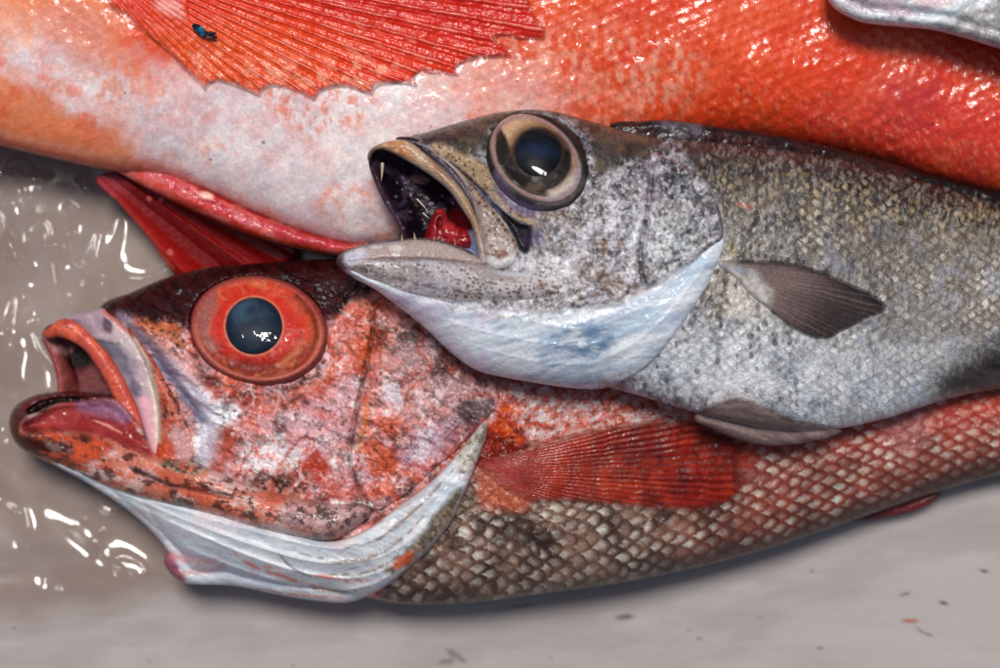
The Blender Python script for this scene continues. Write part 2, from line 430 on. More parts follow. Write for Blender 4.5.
# belly fold running along the lower edge
FOLD = [(96, 152), (122, 152), (150, 162), (200, 184), (250, 208), (300, 228), (352, 241), (372, 246), (345, 256), (300, 249), (250, 235), (200, 214), (150, 190), (118, 172), (98, 160)]
def fold_paint(x, y, d):
    p = Paint(x, y, d, (196, 60, 48))
    mid = [(60, 148), (120, 158), (160, 176), (200, 196), (250, 219), (300, 238), (355, 248)]
    p.mix((228, 130, 92), 0.9 * smooth(150, 90, x))
    p.mix((176, 50, 70), 0.8 * p.line([(150, 172), (200, 196), (250, 220), (300, 238), (340, 246)], 6, 2) * smooth(130, 180, x))
    p.mix((130, 16, 18), 0.9 * p.line([(105, 146), (130, 152), (160, 166), (200, 185), (250, 209), (300, 229), (352, 243)], 3.5, 1))
    p.mix((226, 74, 42), 0.8 * p.line([(130, 182), (160, 194), (200, 212), (250, 233), (300, 247), (345, 254)], 4, 1.5))
    p.mix((226, 130, 120), 0.4 * p.n(6, 81, 3, 0.52, 0.66, 3, 25))
    p.mix((250, 210, 190), 0.8 * p.ell(207, 196, 7, 3.5, 20, 0.5, 2))
    p.mix((220, 140, 150), 0.4 * p.n(8, 83, 3, 0.5, 0.7, 3, 25))
    return p
def fold_disp(x, y, d): return 3 * (fbm(x, y, 12, 85, 3) - 0.5) + 1.5 * (fbm(x, y, 5, 86, 2) - 0.5)
sheet('belly_fold', FOLD, M_wet, top, fold_paint, 1.0, lambda x, y: 84 + 0 * x, lambda x, y: 8 + 14 * smooth(100, 200, x), 10, 20, fold_disp)

# pelvic fin hanging below the belly fold
PELV = [(98, 176), (150, 182), (205, 205), (255, 228), (292, 244), (296, 258), (262, 268), (225, 276), (182, 279), (168, 266), (145, 234), (120, 205)]
def pelv_paint(x, y, d):
    p = Paint(x, y, d, (122, 11, 11)); p.a = 0.55 + 0.45 * smooth(0, 5, d)
    a = np.degrees(np.arctan2(y - 120, x - 40))
    p.mix((168, 26, 20), 0.55 * smooth(0.4, 0.8, vnoise(a / 3.2, 0 * a + 3.0, 5)))
    p.mix((85, 6, 10), 0.75 * smooth(0.5, 0.8, vnoise(a / 3.1, 0 * a + 9.0, 6)))
    p.mix((200, 70, 60), 0.7 * p.line([(98, 178), (120, 205), (145, 234), (170, 268)], 4))
    p.mix((215, 110, 100), 0.6 * p.spots(26, 88, 0.35, 0.1))
    p.mix((170, 60, 75), 0.6 * smooth(30, 0, np.hypot(x - 110, y - 182)))
    return p
def pelv_disp(x, y, d):
    a = np.degrees(np.arctan2(y - 120, x - 40))
    return 5 * (vnoise(a / 3.0, 0 * a + 3.0, 5) - 0.5) + 1.5 * (vnoise(a / 0.9, 0 * a, 15) - 0.5)
sheet('pelvic_fin', PELV, M_fin, top, pelv_paint, 1.0, lambda x, y: 66 - 0.28 * (y - 180), 3, 5, 2, pelv_disp)

# pectoral fin fanned over the flank
PECT = [(100, -60), (104, -10), (112, 8), (140, 30), (170, 55), (190, 76), (206, 92), (206, 92), (211, 84), (222, 83), (240, 89), (260, 98), (260, 98), (264, 90), (278, 88), (296, 93), (314, 102), (314, 102), (322, 92),
        (345, 88), (372, 96), (372, 96), (378, 87), (398, 84), (418, 87), (418, 87), (416, 78), (432, 74), (459, 77), (459, 77), (458, 67), (476, 60), (500, 58), (523, 58), (523, 58), (508, 47), (497, 38), (520, 40), (545, 40), (545, 40),
        (545, 28), (532, 10), (526, -30), (520, -60), (300, -100)]
PO = (78.0, -52.0)
def ray_t(x, y):
    a = np.degrees(np.arctan2(y - PO[1], x - PO[0])); return a
def pect_paint(x, y, d):
    p = Paint(x, y, d, (216, 50, 18)); p.a = 0.15 + 0.85 * smooth(0, 8, d + 3 * p.wx); a = ray_t(x, y) + 0.12 * p.wx; rr = np.hypot(x - PO[0], y - PO[1])
    p.mix((226, 86, 30), 0.9 * smooth(420, 220, x) * smooth(0, 50, y)); p.mix((170, 22, 14), 0.3 * (np.abs(np.mod(a / 0.83, 1) - 0.5) * 2 < 0.35))
    p.mix((190, 26, 18), 0.75 * p.poly([(280, -60), (560, -60), (560, 60), (470, 55), (380, 30), (300, 5)], 30, 16))
    p.mix((206, 84, 70), 0.55 * smooth(200, 110, x) * smooth(60, 10, y) * p.n(16, 92, 3, 0.3, 0.6))
    k = np.abs(np.mod(a / 2.5, 1) - 0.5) * 2            # 1 on a ray
    p.mix((238, 140, 116), 0.75 * smooth(0.8, 0.97, k) * p.n(30, 95, 3, 0.35, 0.6) * smooth(80, 150, rr))
    p.mix((150, 14, 12), 0.55 * smooth(0.55, 0.75, k) * smooth(0.9, 0.78, k))
    p.mix((240, 160, 130), 0.7 * p.n(5, 97, 3, 0.52, 0.62, 2.2, 35) * p.poly([(175, 45), (240, 62), (310, 62), (360, 50), (400, 72), (320, 92), (200, 85)], 14, 8))
    p.mix((238, 170, 160), 0.7 * p.ell(170, 8, 14, 7, 30, 0.5, 6))
    p.mix((235, 110, 90), 0.5 * p.spots(9, 99, 0.25, 0.3, 3, 32))
    return p
def pect_disp(x, y, d):
    wx = (fbm(x, y, 14, 71, 3) - 0.5) * 2
    a = ray_t(x, y) + 0.12 * wx
    k = np.abs(np.mod(a / 2.5, 1) - 0.5) * 2; k2 = np.abs(np.mod(a / 0.83, 1) - 0.5) * 2
    return 1.7 * k ** 2 + 0.6 * k2 + 4 * (fbm(x, y, 30, 101, 2) - 0.5) + 1.6 * (fbm(x, y, 5, 103, 3) - 0.5)
sheet('pectoral_fin', PECT, M_fin, top, pect_paint, 1.1, lambda x, y: top_z(x, y) + 1.5, 1.6, 3, 3, pect_disp)

# ------------------------------------------------------------------ pale fish showing its jaw in the corner
CORN = [(826, -6), (834, 8), (848, 17), (864, 23), (900, 27), (932, 30), (964, 38), (1000, 49), (1060, 66), (1060, -120), (880, -120), (832, -50)]
def corn_paint(x, y, d):
    p = Paint(x, y, d, (222, 228, 230))
    p.mix((170, 150, 160), 0.9 * p.poly([(842, -60), (846, 2), (866, 12), (905, 16), (930, 10), (960, -10), (960, -60)], 5, 5))
    p.mix((214, 190, 192), 0.8 * p.ell(928, 0, 26, 8, 5, 0.3, 4))
    p.mix((84, 72, 80), 0.85 * p.spots(17, 203, 0.5, 0.34, 0.7, 0, 3) * p.poly([(842, -60), (848, 4), (870, 16), (915, 16), (915, -60)], 4))
    p.mix((150, 164, 172), 0.7 * p.line([(905, 2), (930, 14), (965, 8), (985, -8)], 4, 2))
    p.mix((128, 120, 118), 0.9 * p.poly([(975, 10), (1060, -20), (1060, 70), (1005, 50), (950, 33), (940, 27)], 8, 6))
    p.mix((205, 205, 200), 0.6 * p.n(9, 207, 3, 0.45, 0.65) * p.poly([(960, 20), (1060, 0), (1060, 70), (960, 40)], 8))
    p.mix((236, 236, 230), 0.8 * p.line([(836, 8), (852, 17), (866, 22), (900, 25), (932, 28)], 4, 1))
    p.mix((206, 175, 140), 0.6 * p.line([(866, 25), (900, 27.5), (935, 31)], 1.5, 1))
    return p
def corn_disp(x, y, d): return 4 * (fbm(x, y, 16, 211, 4) - 0.5) - 5 * np.exp(-((d - 16) / 5) ** 2)
cf = thing('pale_fish', 'pale grey fish whose whitish jaw edge pokes into the top right corner', 'fish', 960, -30, 170)
sheet('jaw', CORN, M_pale, cf, corn_paint, 1.2, 184, 26, 20, 24, corn_disp, sm=4)
def fishtail_paint(x, y, d):
    p = Paint(x, y, d, (140, 140, 142)); p.mix((80, 80, 86), p.n(12, 215, 3)); return p
sheet('body', [(1040, -130), (1400, -160), (1420, 20), (1250, 70), (1040, 60)], M_pale, cf, fishtail_paint, 5, 190, 44, 80, 60)

# ------------------------------------------------------------------ tiny fly on the fin
fz = float(top_z(np.array([203.0], dtype=F), np.array([31.0], dtype=F))[0]) + 10
fly = thing('fly', 'tiny metallic blue fly with dark striped wings on the orange pectoral fin', 'fly', 203, 31, fz)
def fly_paint(x, y, d):
    p = Paint(x, y, d, (42, 120, 160)); p.mix((16, 24, 40), p.ell(196, 26, 4, 3)); p.mix((16, 22, 34), 0.8 * p.n(3, 221, 2, 0.5, 0.6)); return p
sheet('fly_body', [(192, 25), (196, 23.5), (202, 26.5), (206, 31), (206, 35), (202, 36.5), (197, 33), (193, 29)], plain('fly_shell', (40, 110, 150), 0.25, 0.6) if False else M_pupil, fly, fly_paint, 0.6, fz, 4, 4)
def wing_paint(x, y, d):
    p = Paint(x, y, d, (16, 14, 20)); p.mix((150, 120, 110), smooth(0.6, 0.9, np.abs(np.mod((y - 0.25 * x) / 3.0, 1) - 0.5) * 2) * smooth(0.5, 1.5, d)); return p
for k, o in ((0, 0.0), (1, 3.6)):
    sheet('wing', [(205, 32 + o * .9), (210, 31.4 + o), (216, 32.6 + o), (216.5, 34.4 + o), (211, 35.2 + o), (206, 34 + o)], M_pupil, fly, wing_paint, 0.6, fz + 1.5 - k * .6, 0.7, 1.5)
def rho(x, y, cx, cy, rx, ry, ang):
    a = math.radians(ang); x = x - cx; y = y - cy
    return np.hypot((x * math.cos(a) + y * math.sin(a)) / rx, (-x * math.sin(a) + y * math.cos(a)) / ry)
# ------------------------------------------------------------------ the red fish with the big eye
RED_OUT = [(99, 309), (132, 292), (171, 276), (211, 267), (260, 263), (335, 259), (420, 262), (520, 285), (620, 315), (800, 338), (1000, 350), (1070, 352), (1070, 461), (1000, 475), (940, 491), (880, 511), (820, 532), (760, 551),
           (700, 567), (620, 583), (540, 594), (470, 603), (400, 604), (345, 592), (290, 585), (230, 572), (185, 555), (150, 515), (135, 490), (150, 472), (164, 458), (160, 430), (150, 395), (133, 358), (112, 328)]
def red_zc(x, y): return (75 - 33 * smooth(520, 1020, x)).astype(F)
def red_H(x, y): return (66 - 26 * smooth(480, 1020, x)).astype(F)
def red_w(x, y): return (112 - 58 * smooth(480, 1000, x)).astype(F)
red_z = field(RED_OUT, red_zc, red_H, red_w)

PREOP = [(374, 318), (371, 345), (364, 375), (357, 410), (350, 445), (352, 470), (362, 495)]
def red_head(p):
    x, y = p.x, p.y
    p.mix((214, 120, 92), 0.75 * p.n(34, 301, 4, 0.42, 0.62))
    p.mix((168, 134, 142), 0.7 * p.n(26, 303, 4, 0.47, 0.62))
    p.mix((218, 206, 206), 0.8 * p.n(20, 305, 4, 0.55, 0.68))
    p.mix((186, 66, 38), 0.8 * p.n(18, 307, 5, 0.56, 0.66))
    p.mix((208, 92, 58), 0.6 * p.n(9, 309, 4, 0.55, 0.66))
    p.mix((84, 50, 42), 0.7 * p.n(9, 311, 5, 0.60, 0.70))
    # forehead, almost black maroon
    dark = p.poly([(92, 300), (132, 285), (200, 258), (340, 250), (420, 255), (375, 290), (352, 300), (336, 316), (260, 330), (196, 330), (184, 326), (160, 320), (136, 316), (112, 314)], 6, 7)
    p.mix((46, 12, 15), 0.95 * dark)
    p.mix((92, 22, 22), 0.5 * dark * p.n(10, 313, 4, 0.5, 0.65))
    p.mix((130, 60, 70), 0.6 * dark * p.spots(8, 315, 0.15, 0.3))
    # rust below and behind the eye
    p.mix((190, 74, 36), 0.85 * p.poly([(150, 325), (176, 322), (190, 352), (215, 385), (258, 398), (300, 388), (330, 360), (345, 320), (378, 300), (384, 332), (372, 360), (330, 392), (262, 414), (210, 402), (172, 366)], 8, 9) * (0.35 + 0.65 * p.n(9, 317, 4, 0.4, 0.58)))
    p.mix((58, 26, 22), 0.8 * p.line([(184, 345), (200, 372), (228, 392), (262, 396), (300, 384), (326, 360)], 6, 4) * p.n(10, 318, 3, 0.35, 0.6))
    # snout patch: orange freckles
    p.mix((196, 112, 68), 0.8 * p.poly([(134, 322), (170, 322), (184, 345), (180, 366), (150, 345)], 5, 5))
    p.mix((206, 150, 140), 0.75 * p.poly([(150, 336), (175, 345), (200, 374), (190, 385), (165, 366)], 5, 5))
    p.mix((30, 14, 14), 0.8 * p.spots(6, 319, 0.35, 0.36) * p.poly([(134, 318), (182, 320), (196, 360), (170, 352)], 6, 4))
    # pale lavender cheek
    p.mix((190, 158, 168), 0.7 * p.poly([(215, 405), (262, 412), (320, 394), (362, 372), (356, 410), (346, 445), (300, 450), (250, 425)], 14, 14) * (0.4 + 0.6 * p.n(14, 321, 4, 0.35, 0.6)))
    p.mix((205, 212, 216), 0.85 * p.poly([(190, 385), (214, 396), (240, 412), (226, 425), (212, 440), (204, 462), (198, 470), (196, 440), (203, 415)], 6, 5))
    p.mix((200, 204, 206), 0.75 * p.poly([(245, 440), (285, 440), (300, 462), (262, 480), (240, 470)], 8, 9) * p.n(8, 323, 4, 0.35, 0.55))
    p.mix((180, 62, 38), 0.85 * p.poly([(300, 462), (318, 452), (328, 470), (320, 484), (306, 480)], 4, 5))
    p.mix((180, 70, 42), 0.8 * p.poly([(214, 430), (232, 428), (236, 448), (222, 470), (208, 476)], 5, 6))
    # olive and brown freckled bar low on the cheek
    bar = p.poly([(232, 486), (265, 476), (305, 472), (312, 492), (290, 500), (250, 500)], 6, 6)
    p.mix((170, 120, 108), 0.8 * bar); p.mix((64, 44, 34), 0.9 * bar * p.n(5, 325, 3, 0.48, 0.56))
    bar2 = p.poly([(280, 506), (320, 502), (380, 500), (420, 480), (400, 505), (370, 522), (320, 530), (285, 524)], 6, 6)
    p.mix((186, 150, 148), 0.7 * bar2); p.mix((60, 40, 36), 0.85 * bar2 * p.n(6, 327, 4, 0.5, 0.58))
    p.mix((205, 205, 205), 0.8 * p.line([(236, 502), (280, 503), (330, 502), (372, 505)], 2.0, 2))
    # gill-cover tints
    p.mix((96, 78, 72), 0.6 * p.poly([(384, 330), (440, 325), (470, 370), (455, 385), (410, 372), (388, 360)], 12, 12) * p.n(9, 330, 5, 0.45, 0.6)); p.mix((164, 132, 132), 0.8 * p.poly([(388, 345), (420, 335), (452, 350), (470, 390), (440, 420), (400, 415), (384, 385)], 14, 12) * (0.45 + 0.55 * p.n(16, 329, 4, 0.35, 0.6)))
    p.mix((186, 184, 192), 0.6 * p.poly([(384, 385), (398, 385), (404, 408), (390, 412)], 5, 5))
    p.mix((86, 66, 62), 0.85 * p.poly([(386, 330), (408, 325), (420, 338), (405, 348), (388, 346)], 6, 7) * p.n(7, 331, 4, 0.36, 0.55))
    p.mix((120, 70, 52), 0.8 * p.poly([(418, 330), (446, 336), (462, 372), (440, 372), (424, 352)], 7, 7) * p.n(8, 333, 4, 0.4, 0.6))
    p.mix((90, 78, 82), 0.85 * p.poly([(458, 408), (476, 398), (492, 402), (484, 420), (464, 426)], 5, 5))
    p.mix((150, 136, 156), 0.5 * p.poly([(405, 440), (450, 420), (462, 432), (430, 462), (400, 468)], 8, 8))
    p.mix((186, 74, 44), 0.85 * p.poly([(374, 415), (384, 418), (396, 430), (384, 436), (374, 428)], 4, 4))
    p.mix((196, 84, 46), 0.85 * p.poly([(362, 440), (382, 446), (400, 462), (392, 476), (376, 470), (362, 452)], 4, 5))
    p.mix((200, 110, 96), 0.6 * p.line([(380, 350), (378, 380), (376, 410), (380, 440)], 4, 4))
    p.mix((74, 52, 44), 0.8 * p.line(PREOP, 2.2, 3) * (0.5 + 0.5 * p.n(8, 335, 3)))
    p.mix((196, 110, 44), 0.7 * p.line([(368, 405), (362, 430), (358, 450)], 3.5, 2))
    p.mix((70, 20, 21), 0.96 * dark); p.mix((88, 20, 20), 0.5 * dark * p.n(10, 313, 4, 0.5, 0.65)); p.mix((20, 8, 12), 0.6 * dark * p.n(7, 314, 3, 0.5, 0.65))
    # fine freckles
    p.mix((60, 36, 34), 0.6 * p.n(3.4, 345, 2, 0.58, 0.68) * p.n(24, 346, 3, 0.5, 0.62)); p.mix((178, 62, 42), 0.6 * p.vein(34, 347, 0.035, 2.2, -55) * (1 - dark)); p.mix((92, 48, 48), 0.55 * p.vein(26, 348, 0.022, 1.6, -40) * p.n(40, 349, 3, 0.42, 0.6) * (1 - dark)); p.mix((222, 206, 208), 0.4 * p.vein(30, 350, 0.03, 2.0, -60) * p.n(30, 352, 3, 0.45, 0.62) * (1 - dark)); p.mix((66, 38, 34), 0.55 * p.n(20, 354, 6, 0.58, 0.70) * (1 - dark))
    p.mix((70, 40, 36), 0.6 * p.spots(5.5, 337, 0.22, 0.34) * p.n(40, 338, 3, 0.42, 0.6))
    p.mix((196, 84, 52), 0.5 * p.spots(6, 339, 0.25, 0.4) * p.n(34, 340, 3, 0.45, 0.65) * (1 - dark))
    p.mix((226, 212, 212), 0.4 * p.spots(5, 341, 0.2, 0.34) * p.n(34, 342, 3, 0.45, 0.65) * (1 - dark))
def head_disp(x, y):
    z = -13 * smooth(1.06, 0.92, rho(x, y, 259, 330, 69, 53, 10)) + 4.0 * (fbm(x, y, 30, 351, 3) - 0.5) + 3.2 * (fbm(x, y, 10, 353, 4) - 0.5) + 1.4 * (fbm(x, y, 4, 355, 2) - 0.5)
    z += 2.6 * (0.5 - np.abs(fbm((x + 0.8 * y) / 2.2, y - 0.6 * x, 16, 356, 4) - 0.5) * 6).clip(-1, 1)
    return z
def uv_red(x, y):
    # along-body and across-body coordinates following the bend of the tail
    yc = 450 + 0 * x; t = smooth(520, 1000, x)
    yc = 445 - 38 * t
    q = 0.5 + 1.1 * smooth(720, 540, x); wu = q * (10 * (fbm(x, y, 50, 391, 3) - 0.5) + 5 * (fbm(x, y, 15, 392, 3) - 0.5)); wv = q * (10 * (fbm(x, y, 50, 393, 3) - 0.5) + 5 * (fbm(x, y, 15, 394, 3) - 0.5))
    return x + 0.16 * (y - 445) * t + wu, (y - yc) * (1 + 0.25 * t) + wv
def red_paint(x, y, d):
    p = Paint(x, y, d, (204, 148, 146))
    red_head(p)
    p.contrast(1.35, 1.05); hd = p.c.copy(); p.c[:] = lin(150, 60, 44)
    u, v = uv_red(x, y)
    r, i, dv = scales(u, v, 11.5, 15, R=1.35, jit=0.2, seed=41)
    low = smooth(-6, 60, v + 14 * p.wx); right = smooth(620, 860, x)
    p.mix((122, 98, 82), 0.9 * low * (1 - right))
    p.mix((48, 34, 28), 0.75 * low * p.n(22, 361, 3))
    p.mix((178, 58, 42), 0.85 * right * (1 - 0.7 * low))
    p.mix((130, 66, 50), 0.6 * right * low)
    spot = smooth(0.82, 0.3, r) * smooth(0.44, 0.18, np.abs(dv)) * (0.25 + 0.75 * p.n(14, 368, 3, 0.36, 0.62)) * (0.65 + 0.35 * p.n(40, 376, 3, 0.36, 0.6))
    p.mix((232, 192, 176), 0.88 * spot * (0.75 + 0.7 * (i - 0.5)) * (0.55 + 0.45 * right) * (1 - 0.5 * low * (1 - right)))
    p.mix((196, 190, 178), 0.8 * spot * low * (0.3 + 1.0 * i))
    p.mix((52, 32, 26), (0.22 + 0.5 * low * (1 - 0.6 * right)) * smooth(0.7, 0.98, r) * p.n(16, 364, 3, 0.3, 0.6))
    p.mix((206, 196, 196), 0.7 * p.poly([(495, 385), (560, 390), (640, 398), (690, 415), (600, 425), (540, 440), (505, 420)], 8, 8) * p.n(7, 363, 3, 0.42, 0.58, 0.6, 60))
    p.mix((200, 84, 58), 0.6 * p.poly([(495, 385), (700, 400), (720, 425), (600, 430), (520, 445)], 8, 8) * p.n(6, 365, 3, 0.5, 0.6, 0.6, 60))
    p.mix((40, 27, 24), 0.8 * low * p.n(30, 366, 5, 0.5, 0.66) * (1 - 0.5 * right)); p.mix((150, 100, 100), 0.5 * p.ell(905, 425, 24, 30, 0, 0.5, 6))
    p.mix((52, 38, 35), 0.8 * smooth(26, 4, d) * smooth(520, 680, x))  # belly edge darkened to paint in the shade of the underside
    # wet torn flesh behind the gill cover and fleshy fin base
    p.mix((168, 44, 14), 0.95 * p.poly([(478, 420), (500, 400), (520, 420), (528, 440), (505, 452), (484, 466), (472, 462)], 5, 4))
    p.mix((222, 104, 30), 0.7 * p.n(5, 369, 3, 0.52, 0.64) * p.ell(503, 425, 22, 22)); p.mix((60, 12, 8), 0.8 * p.line([(478, 462), (492, 452), (515, 450), (530, 444)], 4, 3)); p.mix((96, 16, 9), 0.85 * p.n(8, 370, 4, 0.46, 0.58) * p.ell(500, 438, 26, 24)); p.mix((110, 18, 10), 0.8 * p.poly([(478, 440), (490, 430), (500, 446), (520, 448), (500, 462), (480, 470)], 4, 5))
    p.mix((168, 76, 50), 0.85 * p.poly([(482, 470), (510, 466), (530, 478), (532, 505), (505, 512), (484, 505)], 7, 5))
    p.mix((210, 130, 96), 0.5 * p.spots(5, 367, 0.5, 0.35) * p.ell(508, 488, 24, 22))
    hm = p.poly([(60, 200), (470, 200), (492, 370), (502, 400), (490, 425), (470, 450), (440, 480), (400, 520), (350, 640), (60, 640)], 5, 3)
    p.c = hd * hm[:, None] + p.c * (1 - hm[:, None])
    # grooves in front of the cheek
    gm = p.line([(133, 332), (150, 350), (172, 378), (190, 402), (200, 420), (205, 440)], 5, 0.5)
    p.mix((196, 190, 204), 0.85 * p.line([(150, 347), (178, 374), (200, 401), (209, 425), (207, 455)], 9, 1) * smooth(140, 185, x)); p.mix((150, 132, 150), 0.8 * p.line([(122, 318), (140, 334), (160, 356), (176, 374)], 5, 1))
    p.mix((84, 90, 118), 0.9 * p.line([(156, 358), (172, 378), (190, 402), (203, 420)], 4.2, 0.5))
    p.mix((120, 118, 140), 0.7 * p.line([(128, 326), (142, 340), (158, 360)], 3, 0.5))
    return p
def red_disp(x, y, d):
    hm = smooth(520, 470, x + 0.35 * (y - 400))
    u, v = uv_red(x, y)
    r, i, dv = scales(u, v, 11.5, 15, R=1.35, jit=0.2, seed=41)
    z = (1 - hm) * ((0.5 + 1.0 * smooth(0.36, 0.6, fbm(x, y, 30, 376, 3))) * r ** 1.5 + 1.0 * (i - 0.5) + 3 * (fbm(x, y, 20, 371, 3) - 0.5) + 2.2 * (fbm(x, y, 6, 372, 3) - 0.5)) + hm * head_disp(x, y)
    b = (x < 260) & (y > 300) & (y < 480)
    if b.any():
        xb, yb = x[b], y[b]
        z[b] -= 7 * np.exp(-(polydist(curve([(156, 356), (172, 378), (190, 402), (205, 424), (207, 450)]), xb, yb, False) / 5) ** 2)
        z[b] += 4 * np.exp(-(polydist(curve([(140, 326), (165, 350), (190, 378), (212, 404)]), xb, yb, False) / 6) ** 2)
    b = (x > 465) & (x < 540) & (y > 390) & (y < 475)
    if b.any():
        z[b] += (9 * (fbm(x[b], y[b], 9, 373, 3) - 0.5)) * np.exp(-((x[b] - 498) ** 2 + (y[b] - 440) ** 2) / 700)
    b = (x > 330) & (x < 390) & (y > 300) & (y < 510)
    if b.any(): z[b] -= 3.5 * np.exp(-(polydist(curve(PREOP), x[b], y[b], False) / 3.2) ** 2)
    return z
red = thing('red_fish', 'red fish with a huge red ringed eye and gaping mouth lying lowest in the tray', 'fish', 420, 470, 2)
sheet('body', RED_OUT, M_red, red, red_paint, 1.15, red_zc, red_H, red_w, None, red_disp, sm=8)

# gill cover plate
OPER = [(378, 300), (415, 298), (450, 325), (472, 352), (490, 372), (498, 386), (500, 401), (489, 418), (470, 438), (438, 467), (404, 496), (372, 512), (360, 498), (353, 470), (351, 445), (358, 410), (365, 375), (372, 345), (375, 318)]
def oper_paint(x, y, d):
    p = Paint(x, y, d, (204, 148, 146)); red_head(p); p.contrast(1.35, 1.05)
    p.mix((120, 70, 62), 0.5 * smooth(5, 1, d) * smooth(420, 440, x)); return p
def oper_disp(x, y, d): return head_disp(x, y) + 0.8 * (vnoise(np.degrees(np.arctan2(y - 330, x - 380)) / 5, np.hypot(x - 380, y - 330) / 60, 381) - 0.5)
sheet('gill_cover', OPER, M_red, red, oper_paint, 1.0, lambda x, y: red_z(x, y) - 1.5, 6, 7, 2, oper_disp)

# white branchiostegal membrane under the throat
GM = [(36, 449), (60, 461), (90, 473), (130, 489), (175, 499), (230, 515), (290, 531), (335, 540), (368, 528), (395, 508), (430, 482), (458, 452), (474, 432), (486, 420), (488, 432), (482, 450), (475, 470), (463, 498), (451, 523), (432, 547), (407, 570), (384, 588),
      (350, 602), (318, 601), (280, 595), (235, 586), (190, 584), (180, 581), (170, 573), (164, 562), (165, 549), (150, 530), (122, 506), (84, 481), (55, 465)]
FOLDS = [[(60, 462), (150, 505), (240, 540), (320, 562), (380, 556), (420, 530), (460, 475)], [(120, 498), (200, 535), (280, 566), (345, 578), (392, 566), (432, 535)], [(180, 545), (250, 572), (320, 590), (372, 584), (410, 560)],
         [(150, 500), (250, 530), (340, 548), (390, 530), (430, 500), (466, 455)]]
def gm_paint(x, y, d):
    p = Paint(x, y, d, (203, 209, 214))
    p.mix((150, 128, 104), 0.55 * p.vein(16, 402, 0.03, 5, -22) * smooth(300, 360, x)); p.mix((170, 150, 156), 0.5 * p.vein(14, 404, 0.03, 6, 20)); p.mix((166, 178, 192), 0.6 * p.n(16, 401, 4, 0.45, 0.65, 4, 20))
    p.mix((226, 226, 226), 0.5 * p.n(9, 403, 3, 0.5, 0.65, 5, 20))
    p.mix((212, 190, 196), 0.5 * p.n(26, 405, 3, 0.5, 0.7))
    br = [([(345, 549), (385, 535), (425, 500), (460, 462)], 2.2), ([(300, 553), (340, 562), (372, 556), (400, 540), (424, 516)], 2.6), ([(330, 575), (370, 572), (400, 555)], 2.2), ([(300, 585), (340, 592), (370, 586)], 2.0)]
    for ln, w in br: p.mix((122, 98, 70), 0.8 * p.line(ln, w, 1.5, True) * p.n(5, 407, 3, 0.36, 0.52))
    sp = p.poly([(396, 560), (420, 535), (440, 512), (456, 492), (464, 490), (452, 520), (430, 545), (404, 566), (385, 572)], 4, 3)
    p.mix((122, 100, 74), 0.9 * sp); p.mix((66, 56, 40), 0.8 * sp * p.n(4, 409, 2, 0.48, 0.56))
    p.mix((190, 82, 50), 0.85 * p.ell(404, 560, 11, 6, -35, 0.4, 3))
    sp2 = p.poly([(458, 452), (474, 432), (486, 422), (484, 445), (474, 470), (462, 472)], 4, 3)
    p.mix((170, 160, 140), 0.7 * sp2); p.mix((96, 84, 60), 0.75 * sp2 * p.n(4, 411, 2, 0.5, 0.57))
    for ln, w in [([(232, 552), (250, 565), (285, 577), (330, 590)], 2.2), ([(310, 575), (345, 580), (375, 580)], 2.2), ([(262, 566), (280, 569)], 2.5), ([(250, 588), (300, 595), (345, 598)], 1.6)]:
        p.mix((200, 92, 62), 0.85 * p.line(ln, w, 2, True) * p.n(6, 413, 3, 0.3, 0.5))
    p.mix((120, 30, 62), 0.9 * p.poly([(160, 545), (172, 552), (180, 570), (184, 584), (168, 580), (160, 566)], 4, 3))
    p.mix((200, 120, 120), 0.6 * p.line([(172, 556), (195, 562), (215, 560)], 4, 3)); p.mix((190, 110, 110), 0.5 * p.line([(180, 574), (205, 570), (225, 566)], 3, 3))
    p.mix((90, 76, 92), 0.8 * p.line([(278, 553), (290, 566), (312, 578)], 1.6, 1, True))
    p.mix((206, 160, 140), 0.6 * smooth(3.5, 0.5, d) * smooth(300, 360, x))
    return p
def gm_disp(x, y, d):
    z = 3.2 * (fbm((x + 2.2 * y) / 5 + 0 * x, y - 0.35 * x, 9, 415, 4) - 0.5) + 1.4 * (fbm(x, y, 5, 416, 3) - 0.5) + 3 * (fbm(x, y, 34, 417, 2) - 0.5)
    for f, a in zip(FOLDS, (7, 7, 6, 4)):
        dd, _, _, ss, sg = polydist(curve(f), x, y, False, True)
        z += a * np.exp(-np.maximum(dd * sg, 0) / 9 - np.maximum(-dd * sg, 0) / 2.5) * np.sin(np.pi * np.clip(ss, 0.001, 0.999)) ** 0.5
    return z
GMB = field([(60, 420), (130, 470), (230, 480), (420, 440), (480, 400), (476, 440), (440, 525), (380, 580), (320, 594), (230, 578), (190, 575), (172, 550), (100, 485)], 52, 62, 75)
sheet('gill_membrane', GM, M_membrane, red, gm_paint, 1.0, lambda x, y: np.maximum(GMB(x, y), red_z(x, y) + 0.5), 13, 9, 10, gm_disp)

